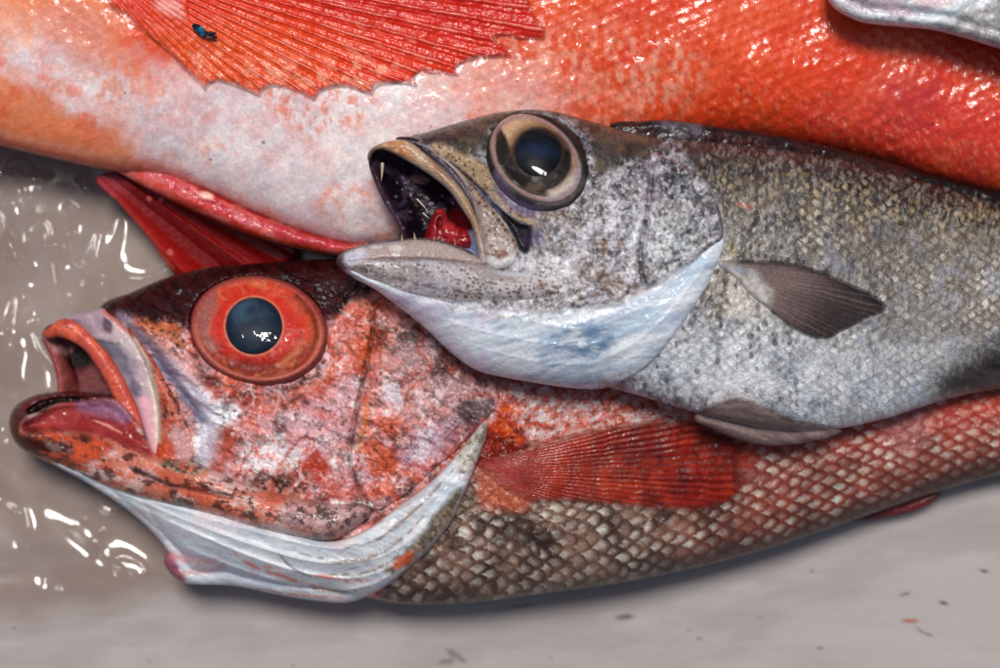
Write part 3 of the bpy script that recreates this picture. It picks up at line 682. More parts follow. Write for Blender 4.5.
# mouth lining (far wall of the open mouth)
ML = [(42, 333), (60, 322), (95, 330), (125, 370), (150, 425), (150, 455), (110, 440), (70, 420), (58, 400), (57, 380), (51, 358)]
def ml_paint(x, y, d):
    p = Paint(x, y, d, (96, 34, 38))
    p.mix((150, 74, 72), 0.9 * p.poly([(44, 334), (56, 345), (70, 372), (76, 400), (56, 400), (54, 375)], 4, 2))
    p.mix((176, 128, 130), 0.75 * p.poly([(44, 333), (58, 336), (72, 346), (74, 352), (58, 354), (50, 346)], 3, 2))
    p.mix((112, 58, 58), 0.8 * p.poly([(80, 375), (98, 366), (112, 386), (104, 396), (84, 394)], 5, 3))
    p.mix((12, 6, 8), 0.97 * p.ell(80, 359, 12, 10.5, 25, 0.2, 3))  # deep hole in the mouth, its shade painted near black
    p.mix((30, 8, 10), 0.9 * p.poly([(66, 398), (96, 393), (120, 396), (140, 430), (118, 425), (88, 405), (68, 406)], 5, 2))
    return p
def ml_disp(x, y, d): return -26 * smooth(3, 26, d) - 14 * np.exp(-((x - 80) ** 2 + (y - 359) ** 2) / 90) + 4 * (fbm(x, y, 10, 421, 3) - 0.5)
sheet('mouth_lining', ML, M_mouth, red, ml_paint, 0.8, 70, 5, 4, 20, ml_disp)

# lower jaw
LJ = [(9, 425), (12, 411), (22, 401), (43, 393), (82, 391), (116, 398), (140, 425), (158, 455), (190, 460), (215, 470), (255, 486), (330, 503), (372, 508), (352, 530), (330, 541), (290, 536), (250, 527), (215, 516), (165, 505), (115, 490), (62, 468), (32, 455), (15, 442)]
def lj_paint(x, y, d):
    p = Paint(x, y, d, (200, 120, 100))
    p.mix((178, 74, 48), 0.75 * p.n(14, 431, 4, 0.42, 0.6, 2.5, 18))
    p.mix((216, 190, 186), 0.75 * p.n(11, 433, 4, 0.52, 0.64, 2.5, 18))
    p.mix((206, 96, 60), 0.8 * p.poly([(190, 500), (230, 505), (262, 508), (285, 520), (250, 524), (215, 514)], 5, 4) * p.n(8, 434, 3, 0.3, 0.55))
    p.mix((56, 28, 24), 0.85 * p.n(7, 435, 4, 0.55, 0.63, 1.8, 18))
    p.mix((50, 20, 20), 0.8 * p.line([(130, 468), (165, 484), (200, 490), (232, 497)], 2.4, 2))
    p.mix((150, 148, 120), 0.7 * p.poly([(158, 462), (186, 456), (206, 462), (200, 474), (172, 472)], 4, 3) * p.n(4, 437, 3, 0.35, 0.55))
    p.mix((40, 34, 26), 0.85 * p.poly([(160, 462), (196, 456), (204, 470), (172, 474)], 3, 3) * p.n(4, 438, 2, 0.5, 0.58))
    bar2 = p.poly([(280, 506), (320, 502), (380, 500), (372, 522), (320, 534), (285, 526)], 6, 6)
    p.mix((180, 150, 150), 0.7 * bar2); p.mix((60, 40, 36), 0.85 * bar2 * p.n(6, 327, 4, 0.5, 0.58))
    # mouth floor
    fl = p.poly([(22, 424), (34, 417), (58, 404), (90, 400), (118, 404), (138, 430), (152, 456), (138, 452), (95, 434), (60, 432), (24, 432)], 3, 1)
    p.mix((136, 36, 38), 0.97 * fl)
    p.mix((164, 66, 64), 0.6 * fl * p.n(20, 439, 3, 0.4, 0.6))
    p.mix((136, 96, 122), 0.85 * p.poly([(76, 404), (100, 400), (120, 404), (130, 420), (100, 416)], 5, 2))
    p.mix((236, 160, 140), 0.8 * p.line([(93, 420), (106, 425), (122, 433)], 1.4, 0.5, True))
    # maroon front lip
    p.mix((58, 14, 14), 0.96 * p.poly([(4, 425), (8, 408), (20, 396), (43, 388), (82, 388), (118, 396), (90, 400), (58, 403), (34, 414), (24, 420), (20, 434), (40, 440), (50, 456), (20, 450)], 3, 2))
    p.mix((96, 30, 26), 0.6 * p.poly([(20, 402), (34, 397), (44, 400), (28, 412)], 4, 2))
    p.mix((16, 5, 6), 0.95 * p.poly([(28, 412), (40, 403), (58, 399), (80, 399), (60, 403), (40, 412)], 1.5, 0.5))  # deep slit behind the lip, its shade painted near black
    dk = p.poly([(20, 432), (60, 433), (100, 437), (110, 450), (70, 462), (40, 455)], 5, 4)
    p.mix((60, 14, 12), 0.8 * dk); p.mix((196, 78, 46), 0.9 * dk * p.n(10, 441, 3, 0.50, 0.56, 2, 10) * smooth(30, 50, x))
    return p
def lj_disp(x, y, d):
    z = 2.5 * (fbm(x, y, 10, 443, 4) - 0.5) + 1.2 * (fbm(x, y, 4, 445, 2) - 0.5)
    b = x < 175
    C = curve([(22, 424), (34, 415), (58, 402), (90, 399), (118, 403), (140, 430), (154, 458), (138, 452), (95, 434), (60, 432), (24, 432)], True)
    z[b] -= 15 * smooth(-3, 10, sdf(C, x[b], y[b]))
    z[b] -= 14 * np.exp(-(polydist(curve([(30, 411), (42, 404), (60, 400), (84, 399)]), x[b], y[b], False) / 3.5) ** 2)
    z -= 3 * np.exp(-(polydist(curve([(130, 468), (165, 484), (200, 490), (232, 497)]), x, y, False) / 2.5) ** 2)
    return z
lj = sheet('lower_jaw', LJ, M_wet, red, lj_paint, 0.8, lambda x, y: 66 + 64 * smooth(40, 230, x), 34, 18, 30, lj_disp, sm=2)
rng = np.random.RandomState(4)
for k in range(13):
    bx = 70 + k * 3.8 + rng.uniform(-1, 1); by = 404 + 0.02 * (bx - 76) + rng.uniform(-1, 1)
    cone('tooth', (bx, by, 84), (bx + rng.uniform(-2, 1), by - 3 - rng.uniform(0, 2.2), 91), 0.6, M_tooth, lj, 0.6)

# upper jaw lip, translucent skin and maxilla
UJ = [(42, 334), (48, 328), (57, 321), (67, 318), (76, 321), (92, 335), (113, 359), (129, 387), (139, 411), (147, 440), (153, 466), (150, 478), (140, 466), (129, 440), (119, 412), (109, 388), (96, 366), (84, 350), (70, 341), (58, 337), (49, 339)]
def uj_paint(x, y, d):
    p = Paint(x, y, d, (188, 80, 66))
    p.mix((116, 30, 22), 0.9 * smooth(74, 58, x)); p.mix((232, 110, 76), 0.6 * p.n(14, 451, 3, 0.4, 0.65))
    p.mix((210, 130, 134), 0.85 * smooth(405, 440, y)); p.mix((190, 60, 40), 0.5 * p.n(6, 452, 3, 0.55, 0.7)); return p
sheet('upper_lip', UJ, M_lip, red, uj_paint, 0.8, lambda x, y: 87 + 0.05 * (x - 40), 9, 9, 12, lambda x, y, d: 1.2 * (fbm(x, y, 8, 453, 3) - 0.5))
JM = [(66, 319), (78, 313), (90, 310), (103, 308), (114, 316), (128, 330), (144, 352), (155, 376), (160, 405), (162, 440), (161, 462), (153, 472), (146, 440), (138, 411), (127, 387), (111, 359), (90, 336), (75, 323)]
def jm_paint(x, y, d):
    p = Paint(x, y, d, (184, 158, 164))
    p.mix((150, 124, 136), 0.8 * p.poly([(66, 319), (103, 306), (112, 324), (96, 334), (80, 326)], 4, 2))
    p.mix((60, 40, 58), 0.8 * p.ell(107, 325, 5, 8, -20, 0.4, 2))
    p.mix((92, 90, 106), 0.9 * p.poly([(98, 340), (118, 342), (130, 352), (134, 372), (130, 384), (118, 366)], 6, 4))
    p.mix((66, 70, 92), 0.75 * p.ell(136, 389, 5, 10, -20, 0.5, 2)); p.mix((80, 70, 84), 0.8 * p.line([(88, 338), (104, 342), (124, 344)], 2, 1.5, True))
    p.mix((196, 178, 176), 0.7 * p.poly([(116, 322), (130, 334), (140, 352), (136, 360), (118, 340)], 4, 3))
    p.mix((216, 160, 168), 0.85 * p.poly([(138, 400), (152, 400), (158, 440), (156, 470), (146, 440)], 5, 2))
    p.mix((226, 214, 196), 0.85 * p.line([(150, 378), (154, 395), (157, 415), (158, 440)], 3.0, 1.2) * (0.5 + 0.5 * p.n(4, 461, 2)))
    p.mix((206, 92, 66), 0.8 * p.poly([(104, 309), (118, 314), (132, 324), (126, 332), (114, 322)], 4, 2))
    return p
sheet('jaw_skin', JM, M_membrane, red, jm_paint, 0.8, lambda x, y: 88 + 0.13 * (x - 66), 9, 7, 10, lambda x, y, d: 2.6 * (fbm(x, y, 12, 463, 3) - 0.5))
MX = [(128, 326), (138, 338), (152, 356), (168, 382), (184, 408), (196, 430), (202, 450), (200, 462), (190, 468), (174, 469), (160, 472), (153, 466), (157, 440), (157, 415), (152, 390), (143, 364), (134, 344)]
def mx_paint(x, y, d):
    p = Paint(x, y, d, (158, 64, 44))
    p.mix((196, 104, 84), 0.75 * p.n(9, 471, 4, 0.42, 0.58)); p.mix((64, 28, 22), 0.85 * p.n(6, 473, 4, 0.54, 0.62, 1.6, 60))
    p.mix((202, 156, 156), 0.8 * p.poly([(172, 425), (186, 430), (196, 446), (186, 462), (172, 455)], 6, 5)); p.mix((50, 34, 34), 0.8 * p.spots(7, 475, 0.4, 0.3, 1.6, 50) * smooth(176, 188, x))
    p.mix((186, 70, 40), 0.8 * p.ell(165, 452, 9, 14, 10, 0.5, 3)); p.mix((202, 190, 170), 0.8 * p.line([(134, 340), (146, 362), (154, 388), (158, 420), (158, 440)], 3, 1))
    p.mix((212, 200, 196), 0.7 * smooth(460, 468, y)); return p
sheet('maxilla', MX, M_red, red, mx_paint, 0.8, lambda x, y: 98 + 0.16 * (x - 130), 13, 10, 10, lambda x, y, d: 2.4 * (fbm(x, y, 7, 477, 4) - 0.5))

# eye
def ell_pts(cx, cy, rx, ry, ang, k=28, egg=0.0):
    a = math.radians(ang); o = []
    for t in np.arange(k) / k * 2 * math.pi:
        u, v = rx * math.cos(t) * (1 + egg * math.sin(t)), ry * math.sin(t)
        o.append((cx + u * math.cos(a) - v * math.sin(a), cy + u * math.sin(a) + v * math.cos(a)))
    return o
EYE = ell_pts(260, 331, 71, 55, 10)
def eye_paint(x, y, d):
    p = Paint(x, y, d, (198, 38, 20)); r = rho(x, y, 258, 329, 64, 50, 10); q = np.hypot(x - 254, y - 326); a = np.arctan2(y - 326, x - 254)
    p.mix((216, 96, 58), 0.5 * smooth(0.62, 0.86, r)); p.mix((150, 30, 20), 0.7 * p.n(10, 481, 3, 0.5, 0.64) * smooth(1.0, 0.7, r))
    p.mix((216, 44, 24), 0.7 * smooth(56, 34, q)); p.mix((226, 128, 80), 0.5 * smooth(0.5, 0.85, vnoise(a * 6 + 2 * p.wx, q / 14, 483)) * smooth(0.55, 0.9, r))
    p.mix((96, 20, 14), 0.7 * smooth(338, 372, y + 5 * p.wy) * smooth(0.5, 0.8, r)); p.mix((220, 120, 72), 0.7 * p.line([(222, 366), (245, 374), (275, 374), (298, 362)], 3, 3) * p.n(7, 484, 3, 0.4, 0.6)); p.mix((150, 92, 86), 0.85 * p.poly([(194, 300), (214, 290), (212, 330), (216, 350), (200, 340)], 6, 4)); p.mix((116, 24, 18), 0.7 * p.poly([(205, 345), (235, 352), (275, 362), (300, 350), (306, 368), (260, 384), (225, 374)], 8, 6) * p.n(8, 485, 3, 0.4, 0.6))  # lower iris darkened to paint in the eyeball's bulge shading
    p.mix((90, 40, 24), 0.75 * p.line([(296, 296), (312, 315), (316, 335), (310, 348)], 4, 2)); p.mix((216, 120, 76), 0.6 * p.line([(302, 342), (292, 356), (280, 365)], 4, 2)); p.mix((190, 110, 80), 0.5 * p.line([(220, 372), (255, 381), (290, 372)], 3, 2))
    p.mix((206, 140, 104), 0.7 * np.exp(-((q - 29.5) / 1.0) ** 2))
    p.mul(0.85 + 0 * r)
    rim = smooth(0.93, 1.0, r)
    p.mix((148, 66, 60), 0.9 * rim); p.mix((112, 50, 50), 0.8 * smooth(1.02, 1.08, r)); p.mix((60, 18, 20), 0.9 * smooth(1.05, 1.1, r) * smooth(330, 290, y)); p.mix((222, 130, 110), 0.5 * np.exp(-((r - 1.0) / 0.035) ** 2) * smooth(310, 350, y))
    return p
def eye_disp(x, y, d):
    r = rho(x, y, 258, 329, 64, 50, 10)
    return 4 * np.exp(-((r - 1.0) / 0.07) ** 2) - 4 * smooth(0.98, 0.7, r) + 1.2 * (fbm(x, y, 7, 487, 3) - 0.5)
ez = lambda x, y: red_z(x, y) * 0.5 + 0.5 * (118 + 0.25 * (y - 331)) 
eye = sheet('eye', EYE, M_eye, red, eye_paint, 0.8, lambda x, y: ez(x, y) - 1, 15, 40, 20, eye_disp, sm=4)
def pup_paint(x, y, d):
    p = Paint(x, y, d, (20, 38, 54)); p.mix((66, 92, 112), 0.5 * p.ell(246, 312, 18, 9, 10, 0.7, 6)); p.mix((12, 22, 36), 0.6 * p.n(12, 491, 3)); return p  # pale patch near the top paints a soft sky reflection
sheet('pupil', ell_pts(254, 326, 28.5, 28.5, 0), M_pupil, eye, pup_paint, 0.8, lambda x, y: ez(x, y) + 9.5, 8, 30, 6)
def cor_paint(x, y, d): return Paint(x, y, d, (255, 255, 255))
def cor_disp(x, y, d): return 2.2 * (fbm(x, y, 26, 493, 2) - 0.5) + 0.9 * (fbm(x, y, 6, 494, 3) - 0.5) * smooth(345, 365, y + 0.1 * x)
sheet('cornea', ell_pts(258, 330, 66, 51, 10), M_cornea, eye, cor_paint, 0.9, lambda x, y: ez(x, y) + 3, 27, 55, 1, cor_disp, sm=4, back=False)

# pectoral and anal fins
RP = [(478, 462), (500, 455), (540, 443), (585, 430), (630, 422), (672, 419), (706, 426), (742, 438), (764, 452), (758, 474), (746, 490), (734, 503), (702, 511), (660, 511), (615, 507), (570, 502), (534, 503), (512, 494), (490, 478)]
def rp_paint(x, y, d):
    p = Paint(x, y, d, (128, 22, 9)); p.a = (0.15 + 0.75 * smooth(0, 9, d)) * (1 - 0.55 * smooth(725, 762, x)); a = np.degrees(np.arctan2(y - 472, x - 455)); a = a + 0.9 * (vnoise(a / 2.3, a * 0, 512) - 0.5); k = np.abs(np.mod(a / 1.5 + 0.3 * p.wx, 1) - 0.5) * 2 * (0.5 + 0.7 * vnoise(a / 1.5, x / 60, 513))
    p.mix((168, 46, 16), 0.7 * p.n(24, 501, 3, 0.38, 0.6)); p.mix((190, 80, 44), 0.5 * smooth(0.6, 0.95, k) * smooth(750, 600, x)); p.mix((82, 10, 8), 0.6 * smooth(0.35, 0.05, k))
    p.mix((76, 8, 8), 0.65 * p.n(14, 503, 3, 0.52, 0.64, 1, 0) * smooth(560, 640, x)); p.mix((60, 8, 8), 0.5 * smooth(0.62, 0.8, vnoise(x / 11, y / 40, 505)) * smooth(560, 620, x))
    p.mix((186, 84, 66), 0.6 * smooth(730, 760, x) * p.n(10, 507, 3)); p.mix((196, 110, 96), 0.7 * smooth(500, 508, y - 0.02 * x + 8) * smooth(720, 650, x) * 0.6); p.mix((150, 60, 56), 0.6 * smooth(545, 500, x)); return p
def rp_disp(x, y, d):
    a = np.degrees(np.arctan2(y - 472, x - 455)); k = np.abs(np.mod(a / 1.7 + 0.3 * 2 * (fbm(x, y, 14, 71, 3) - 0.5), 1) - 0.5) * 2
    return 1.0 * k * smooth(490, 540, x) + 2.5 * (fbm(x, y, 26, 509, 2) - 0.5)
sheet('pectoral_fin', RP, M_fin, red, rp_paint, 1.0, lambda x, y: red_z(x, y) + 2.5, 1.5, 3, 3, rp_disp)
def rn_paint(x, y, d):
    p = Paint(x, y, d, (120, 20, 20)); p.a = 0.25 + 0.75 * smooth(0, 7, d); p.mix((84, 10, 14), 0.7 * smooth(0.5, 0.7, vnoise((y + 0.4 * x) / 4, x / 60, 511))); return p
sheet('anal_fin', [(835, 520), (885, 498), (925, 484), (939, 486), (942, 494), (925, 507), (895, 516), (860, 521)], M_fin, red, rn_paint, 1.0, 26, 2.5, 4, 3, lambda x, y, d: 1.6 * (vnoise((y + 0.4 * x) / 4, x / 60, 511) - 0.5))
# ------------------------------------------------------------------ the silver grey fish on top
SIL = [(404, 141), (430, 131), (460, 122), (490, 114), (520, 110), (552, 111), (590, 121), (640, 134), (700, 141), (760, 147), (820, 155), (880, 168), (940, 185), (1000, 205), (1070, 228), (1070, 378), (1000, 389), (960, 396), (925, 406), (880, 420), (820, 431),
       (770, 429), (700, 414), (640, 396), (600, 386), (560, 380), (520, 374), (486, 356), (455, 330), (440, 302), (468, 282), (486, 264), (480, 236), (466, 206), (443, 178), (414, 151)]
def sil_zc(x, y): return (174 - 72 * smooth(640, 1040, x)).astype(F)
def sil_H(x, y): return (64 - 4 * smooth(700, 1050, x)).astype(F)
def sil_w(x, y): return (100 + 8 * smooth(550, 800, x)).astype(F)
sil_z = field(SIL, sil_zc, sil_H, sil_w)
SPRE = [(652, 165), (650, 190), (647, 215), (642, 240), (641, 262), (648, 284)]
def uv_sil(x, y):
    t = smooth(640, 1000, x); yc = 275 + 35 * t
    wu = 10 * (fbm(x, y, 50, 691, 2) - 0.5) + 2.5 * (fbm(x, y, 12, 692, 2) - 0.5); wv = 10 * (fbm(x, y, 50, 693, 2) - 0.5) + 3 * (fbm(x, y, 12, 694, 2) - 0.5)
    return x - 0.10 * (y - yc) + wu, (y - yc) + wv

def sil_head(p):
    x, y = p.x, p.y
    p.mix((120, 114, 120), 0.75 * p.n(28, 601, 4, 0.44, 0.62))
    p.mix((206, 202, 210), 0.75 * p.n(15, 603, 4, 0.5, 0.63))
    p.mix((140, 146, 172), 0.4 * p.n(20, 604, 3, 0.56, 0.68)); p.mix((104, 84, 70), 0.5 * p.n(16, 606, 4, 0.52, 0.66))
    up = smooth(250, 165, y + 6 * p.wy)
    p.mix((92, 88, 96), 0.6 * up * p.n(22, 608, 4, 0.36, 0.56))
    p.mix((36, 34, 42), (0.5 + 0.45 * up) * p.spots(8, 605, 0.7, 0.4, 0.7, -10, 4))
    p.mix((50, 48, 54), 0.7 * p.n(6, 607, 4, 0.53, 0.62) * (0.45 + 0.55 * up))
    p.mix((116, 84, 56), 0.8 * p.n(9, 609, 4, 0.46, 0.6) * np.maximum(p.poly([(598, 245), (620, 240), (632, 262), (622, 285), (600, 290)], 6, 5), 0.8 * p.poly([(535, 212), (560, 206), (580, 220), (566, 250), (540, 245)], 9, 7)))
    p.mix((128, 96, 70), 0.6 * p.poly([(540, 255), (600, 270), (640, 290), (620, 305), (560, 296)], 8, 8) * p.n(6, 611, 3, 0.48, 0.58))
    p.mix((222, 220, 220), 0.7 * p.poly([(530, 262), (560, 255), (580, 275), (560, 295), (535, 290)], 10, 10) * p.n(9, 612, 3, 0.35, 0.6))
    # gill cover dark zones
    p.mix((62, 62, 68), 0.75 * p.poly([(655, 165), (690, 172), (712, 195), (722, 225), (706, 232), (690, 205), (668, 190)], 9, 8) * (0.35 + 0.65 * p.n(7, 613, 3, 0.4, 0.6)))
    p.mix((44, 44, 50), 0.8 * p.ell(692, 233, 10, 10, 0, 0.5, 5))
    p.mix((186, 196, 192), 0.7 * p.poly([(650, 235), (690, 215), (705, 225), (690, 255), (660, 275)], 10, 8) * p.n(7, 615, 3, 0.4, 0.58))
    p.mix((56, 46, 54), 0.8 * p.line(SPRE, 1.8, 2.5) * (0.4 + 0.6 * p.n(10, 618, 3))); p.mix((206, 206, 204), 0.6 * p.line([(640, 215), (634, 245), (632, 275)], 3.5, 2))
    p.mix((176, 160, 170), 0.6 * p.line([(652, 160), (655, 180), (653, 200)], 5, 3))
    p.mix((44, 40, 44), 0.5 * p.n(3.4, 621, 2, 0.58, 0.68) * p.n(26, 623, 3, 0.46, 0.6)); p.mix((58, 52, 58), 0.6 * p.vein(22, 625, 0.035, 1.5, -50) * p.n(36, 626, 3, 0.4, 0.6)); p.mix((210, 206, 210), 0.5 * p.n(12, 627, 5, 0.58, 0.68, 1.6, -45)); p.mix((52, 48, 54), 0.6 * p.n(13, 628, 5, 0.57, 0.67, 1.3, -55) * (0.35 + 0.65 * up))
    p.mix((40, 40, 44), 0.4 * p.spots(4.5, 617, 0.3, 0.36)); p.mix((214, 212, 214), 0.35 * p.spots(4.5, 619, 0.26, 0.36))
def sil_paint(x, y, d):
    p = Paint(x, y, d, (168, 162, 164)); sil_head(p)
    # brown forehead and snout
    top = p.poly([(398, 136), (460, 112), (520, 100), (600, 110), (660, 125), (655, 150), (620, 162), (596, 180), (588, 130), (530, 116), (494, 126), (484, 150), (455, 150), (430, 143)], 8, 5)
    p.mix((64, 54, 46), 0.93 * top); p.mix((104, 88, 66), 0.6 * top * p.n(7, 621, 3, 0.48, 0.62)); p.mix((34, 28, 30), 0.7 * top * p.n(14, 622, 3, 0.5, 0.64))
    so = p.poly([(432, 146), (455, 150), (482, 165), (500, 192), (520, 212), (536, 224), (526, 228), (505, 212), (478, 186), (455, 165)], 4, 2)
    p.mix((176, 146, 112), 0.93 * so); p.mix((92, 68, 50), 0.85 * so * p.spots(4.2, 623, 0.55, 0.38)); p.mix((216, 196, 170), 0.5 * so * p.spots(4, 624, 0.3, 0.36))
    p.mix((120, 104, 136), 0.8 * p.line([(496, 190), (514, 208), (534, 214)], 4, 2))
    p.mix((22, 22, 34), 0.96 * p.poly([(450, 164), (462, 172), (482, 190), (500, 208), (520, 222), (530, 226), (531, 240), (526, 254), (519, 250), (510, 230), (494, 208), (474, 186)], 2.5, 0.8))
    p.mix((66, 60, 110), 0.6 * p.line([(466, 176), (484, 194), (500, 210)], 2.5, 1)); p.mix((205, 200, 196), 0.85 * p.line([(488, 196), (505, 211), (520, 222), (529, 224)], 1.0, 0.3))  # thin pale line is a painted highlight along the groove rim
    p.mix((96, 80, 116), 0.5 * p.ell(532, 236, 8, 12, 20, 0.6, 3)); p.contrast(1.18); hd = p.c.copy()
    # flank
    p.c[:] = lin(134, 127, 120)
    u, v = uv_sil(x, y); r, i, dv = scales(u, v, 7.4, 10.5, jit=0.14, seed=61)
    vv = y - (255 + 75 * smooth(700, 1000, x) * 0.55)         # below / above the mid line
    back = smooth(-10, -95, vv + 12 * p.wy); belly = smooth(25, 110, vv + 14 * p.wx)
    p.mix((172, 178, 184), 0.85 * belly); p.mix((200, 200, 202), 0.45 * belly * p.n(26, 631, 3)); p.mix((70, 57, 38), 0.95 * back)
    p.mix((30, 25, 23), 0.92 * smooth(-50, -96, vv + 0.12 * (x - 700) * 0 + 8 * p.wy))  # dark back deepened with painted shade from the orange fish
    p.mix((104, 90, 78), 0.6 * p.poly([(740, 170), (900, 220), (1000, 260), (1060, 290), (1060, 340), (900, 290), (780, 250)], 26, 18))
    spot = smooth(0.8, 0.4, r) * smooth(0.5, 0.25, np.abs(dv)) * (0.25 + 0.75 * p.n(26, 632, 4, 0.36, 0.6))
    p.mix((214, 206, 190), 0.55 * spot * (0.1 + 1.2 * i) * (1 - 0.4 * belly) * (1 - 0.55 * back)); p.mix((186, 160, 116), 0.55 * p.n(5.5, 640, 3, 0.52, 0.62, 0.42, 18) * back * smooth(-104, -80, vv)); p.mix((190, 160, 108), 0.3 * spot * back * smooth(0.2, 0.8, i) * smooth(-108, -75, vv)); p.mix((226, 230, 234), 0.5 * spot * belly * i)
    p.mix((70, 64, 62), (0.38 - 0.14 * belly) * smooth(0.6, 0.98, r) * p.n(15, 634, 4, 0.36, 0.66)); p.mix((66, 62, 64), 0.75 * p.spots(11, 633, 0.4, 0.3, 0.7, 0, 2) * smooth(860, 760, x)); p.mix((140, 148, 168), 0.4 * p.n(18, 635, 3, 0.56, 0.7) * (1 - back))
    p.mix((40, 32, 30), 0.6 * p.n(9, 636, 3, 0.56, 0.66) * back)
    p.mix((190, 180, 172), 0.8 * p.poly([(716, 262), (735, 262), (764, 285), (765, 312), (740, 318), (718, 300)], 7, 5)); p.mix((108, 92, 66), 0.75 * p.poly([(700, 275), (725, 270), (735, 300), (720, 320), (700, 310)], 7, 5) * p.n(6, 637, 3, 0.42, 0.58))
    p.mix((120, 110, 40), 0.6 * p.ell(738, 250, 12, 6, 10, 0.5, 4)); p.mix((206, 204, 204), 0.6 * p.poly([(690, 380), (740, 360), (770, 390), (720, 410), (670, 400)], 12, 10))
    p.mix((90, 80, 66), 0.75 * p.poly([(640, 392), (700, 398), (735, 410), (730, 425), (680, 412), (640, 402)], 5, 5) * p.n(5, 639, 3, 0.42, 0.58))
    p.mix((160, 70, 50), 0.7 * p.line([(738, 204), (752, 208)], 2.5, 1)); p.mix((64, 60, 64), 0.8 * p.n(13, 638, 4, 0.52, 0.62, 0.6) * smooth(1000, 800, x) * (0.4 + 0.6 * (1 - belly))); p.mix((56, 48, 46), 0.85 * p.poly([(930, 395), (955, 360), (1000, 338), (1060, 320), (1060, 400), (980, 400)], 14, 8))
    p.mix((206, 206, 204), 0.2 * p.n(6, 642, 3, 0.54, 0.66, 0.45, 12)); p.mix((62, 56, 54), 0.25 * p.n(6, 644, 3, 0.54, 0.66, 0.45, 12) * (1 - 0.5 * belly)); p.contrast(1.25)
    hm = p.poly([(380, 80), (640, 80), (668, 130), (690, 165), (712, 190), (722, 220), (722, 240), (700, 270), (670, 320), (600, 420), (380, 420)], 4, 2)
    p.c = hd * hm[:, None] + p.c * (1 - hm[:, None]); return p
def sil_hd(x, y): return 4 * (fbm(x, y, 26, 641, 3) - 0.5) + 3.0 * (fbm(x, y, 8, 643, 4) - 0.5) + 1.2 * (fbm(x, y, 3.5, 645, 2) - 0.5)
def sil_disp(x, y, d):
    hm = smooth(735, 690, x + 0.1 * (y - 240)); u, v = uv_sil(x, y); r, i, dv = scales(u, v, 7.4, 10.5, jit=0.14, seed=61)
    z = 0 - 10 * smooth(1.06, 0.92, rho(x, y, 537, 160, 53, 45, 40)) + (1 - hm) * (0.6 * r ** 1.5 + 0.6 * (i - 0.5) + 2.5 * (fbm(x, y, 24, 647, 3) - 0.5) + 1.6 * (fbm(x, y, 5, 648, 3) - 0.5)) + hm * sil_hd(x, y)
    b = (x > 430) & (x < 560) & (y > 130) & (y < 275)
    if b.any():
        z[b] *= 0.6
        C = curve([(450, 164), (462, 172), (482, 190), (500, 208), (520, 222), (530, 226), (531, 240), (526, 254), (519, 250), (510, 230), (494, 208), (474, 186)], True)
        z[b] -= 13 * smooth(-2, 6, sdf(C, x[b], y[b]))
    b = (x > 620) & (x < 680)
    if b.any(): z[b] -= 2.5 * np.exp(-(polydist(curve(SPRE), x[b], y[b], False) / 2.8) ** 2)
    return z
sil = thing('silver_fish', 'silver grey fish with dark speckles and gaping toothy mouth resting across the red fish', 'fish', 700, 270, 130)
sheet('body', SIL, M_silver, sil, sil_paint, 1.05, sil_zc, sil_H, sil_w, lambda x, y: 30 + 30 * smooth(640, 1000, x), sil_disp, sm=8)

SOP = [(652, 152), (676, 160), (700, 176), (715, 198), (723, 222), (723, 238), (712, 250), (690, 268), (668, 286), (650, 296), (645, 284), (642, 262), (643, 240), (648, 215), (651, 190), (653, 170)]
def sop_paint(x, y, d):
    p = Paint(x, y, d, (168, 162, 164)); sil_head(p); p.contrast(1.18); p.mix((40, 36, 46), 0.8 * p.line([(718, 205), (723, 225), (722, 240)], 3, 1)); p.mix((80, 84, 110), 0.6 * p.line([(722, 238), (706, 254), (690, 266)], 3, 1)); return p
sheet('gill_cover', SOP, M_silver, sil, sop_paint, 0.9, lambda x, y: sil_z(x, y) - 1.5, 6, 7, 2, lambda x, y, d: sil_hd(x, y))

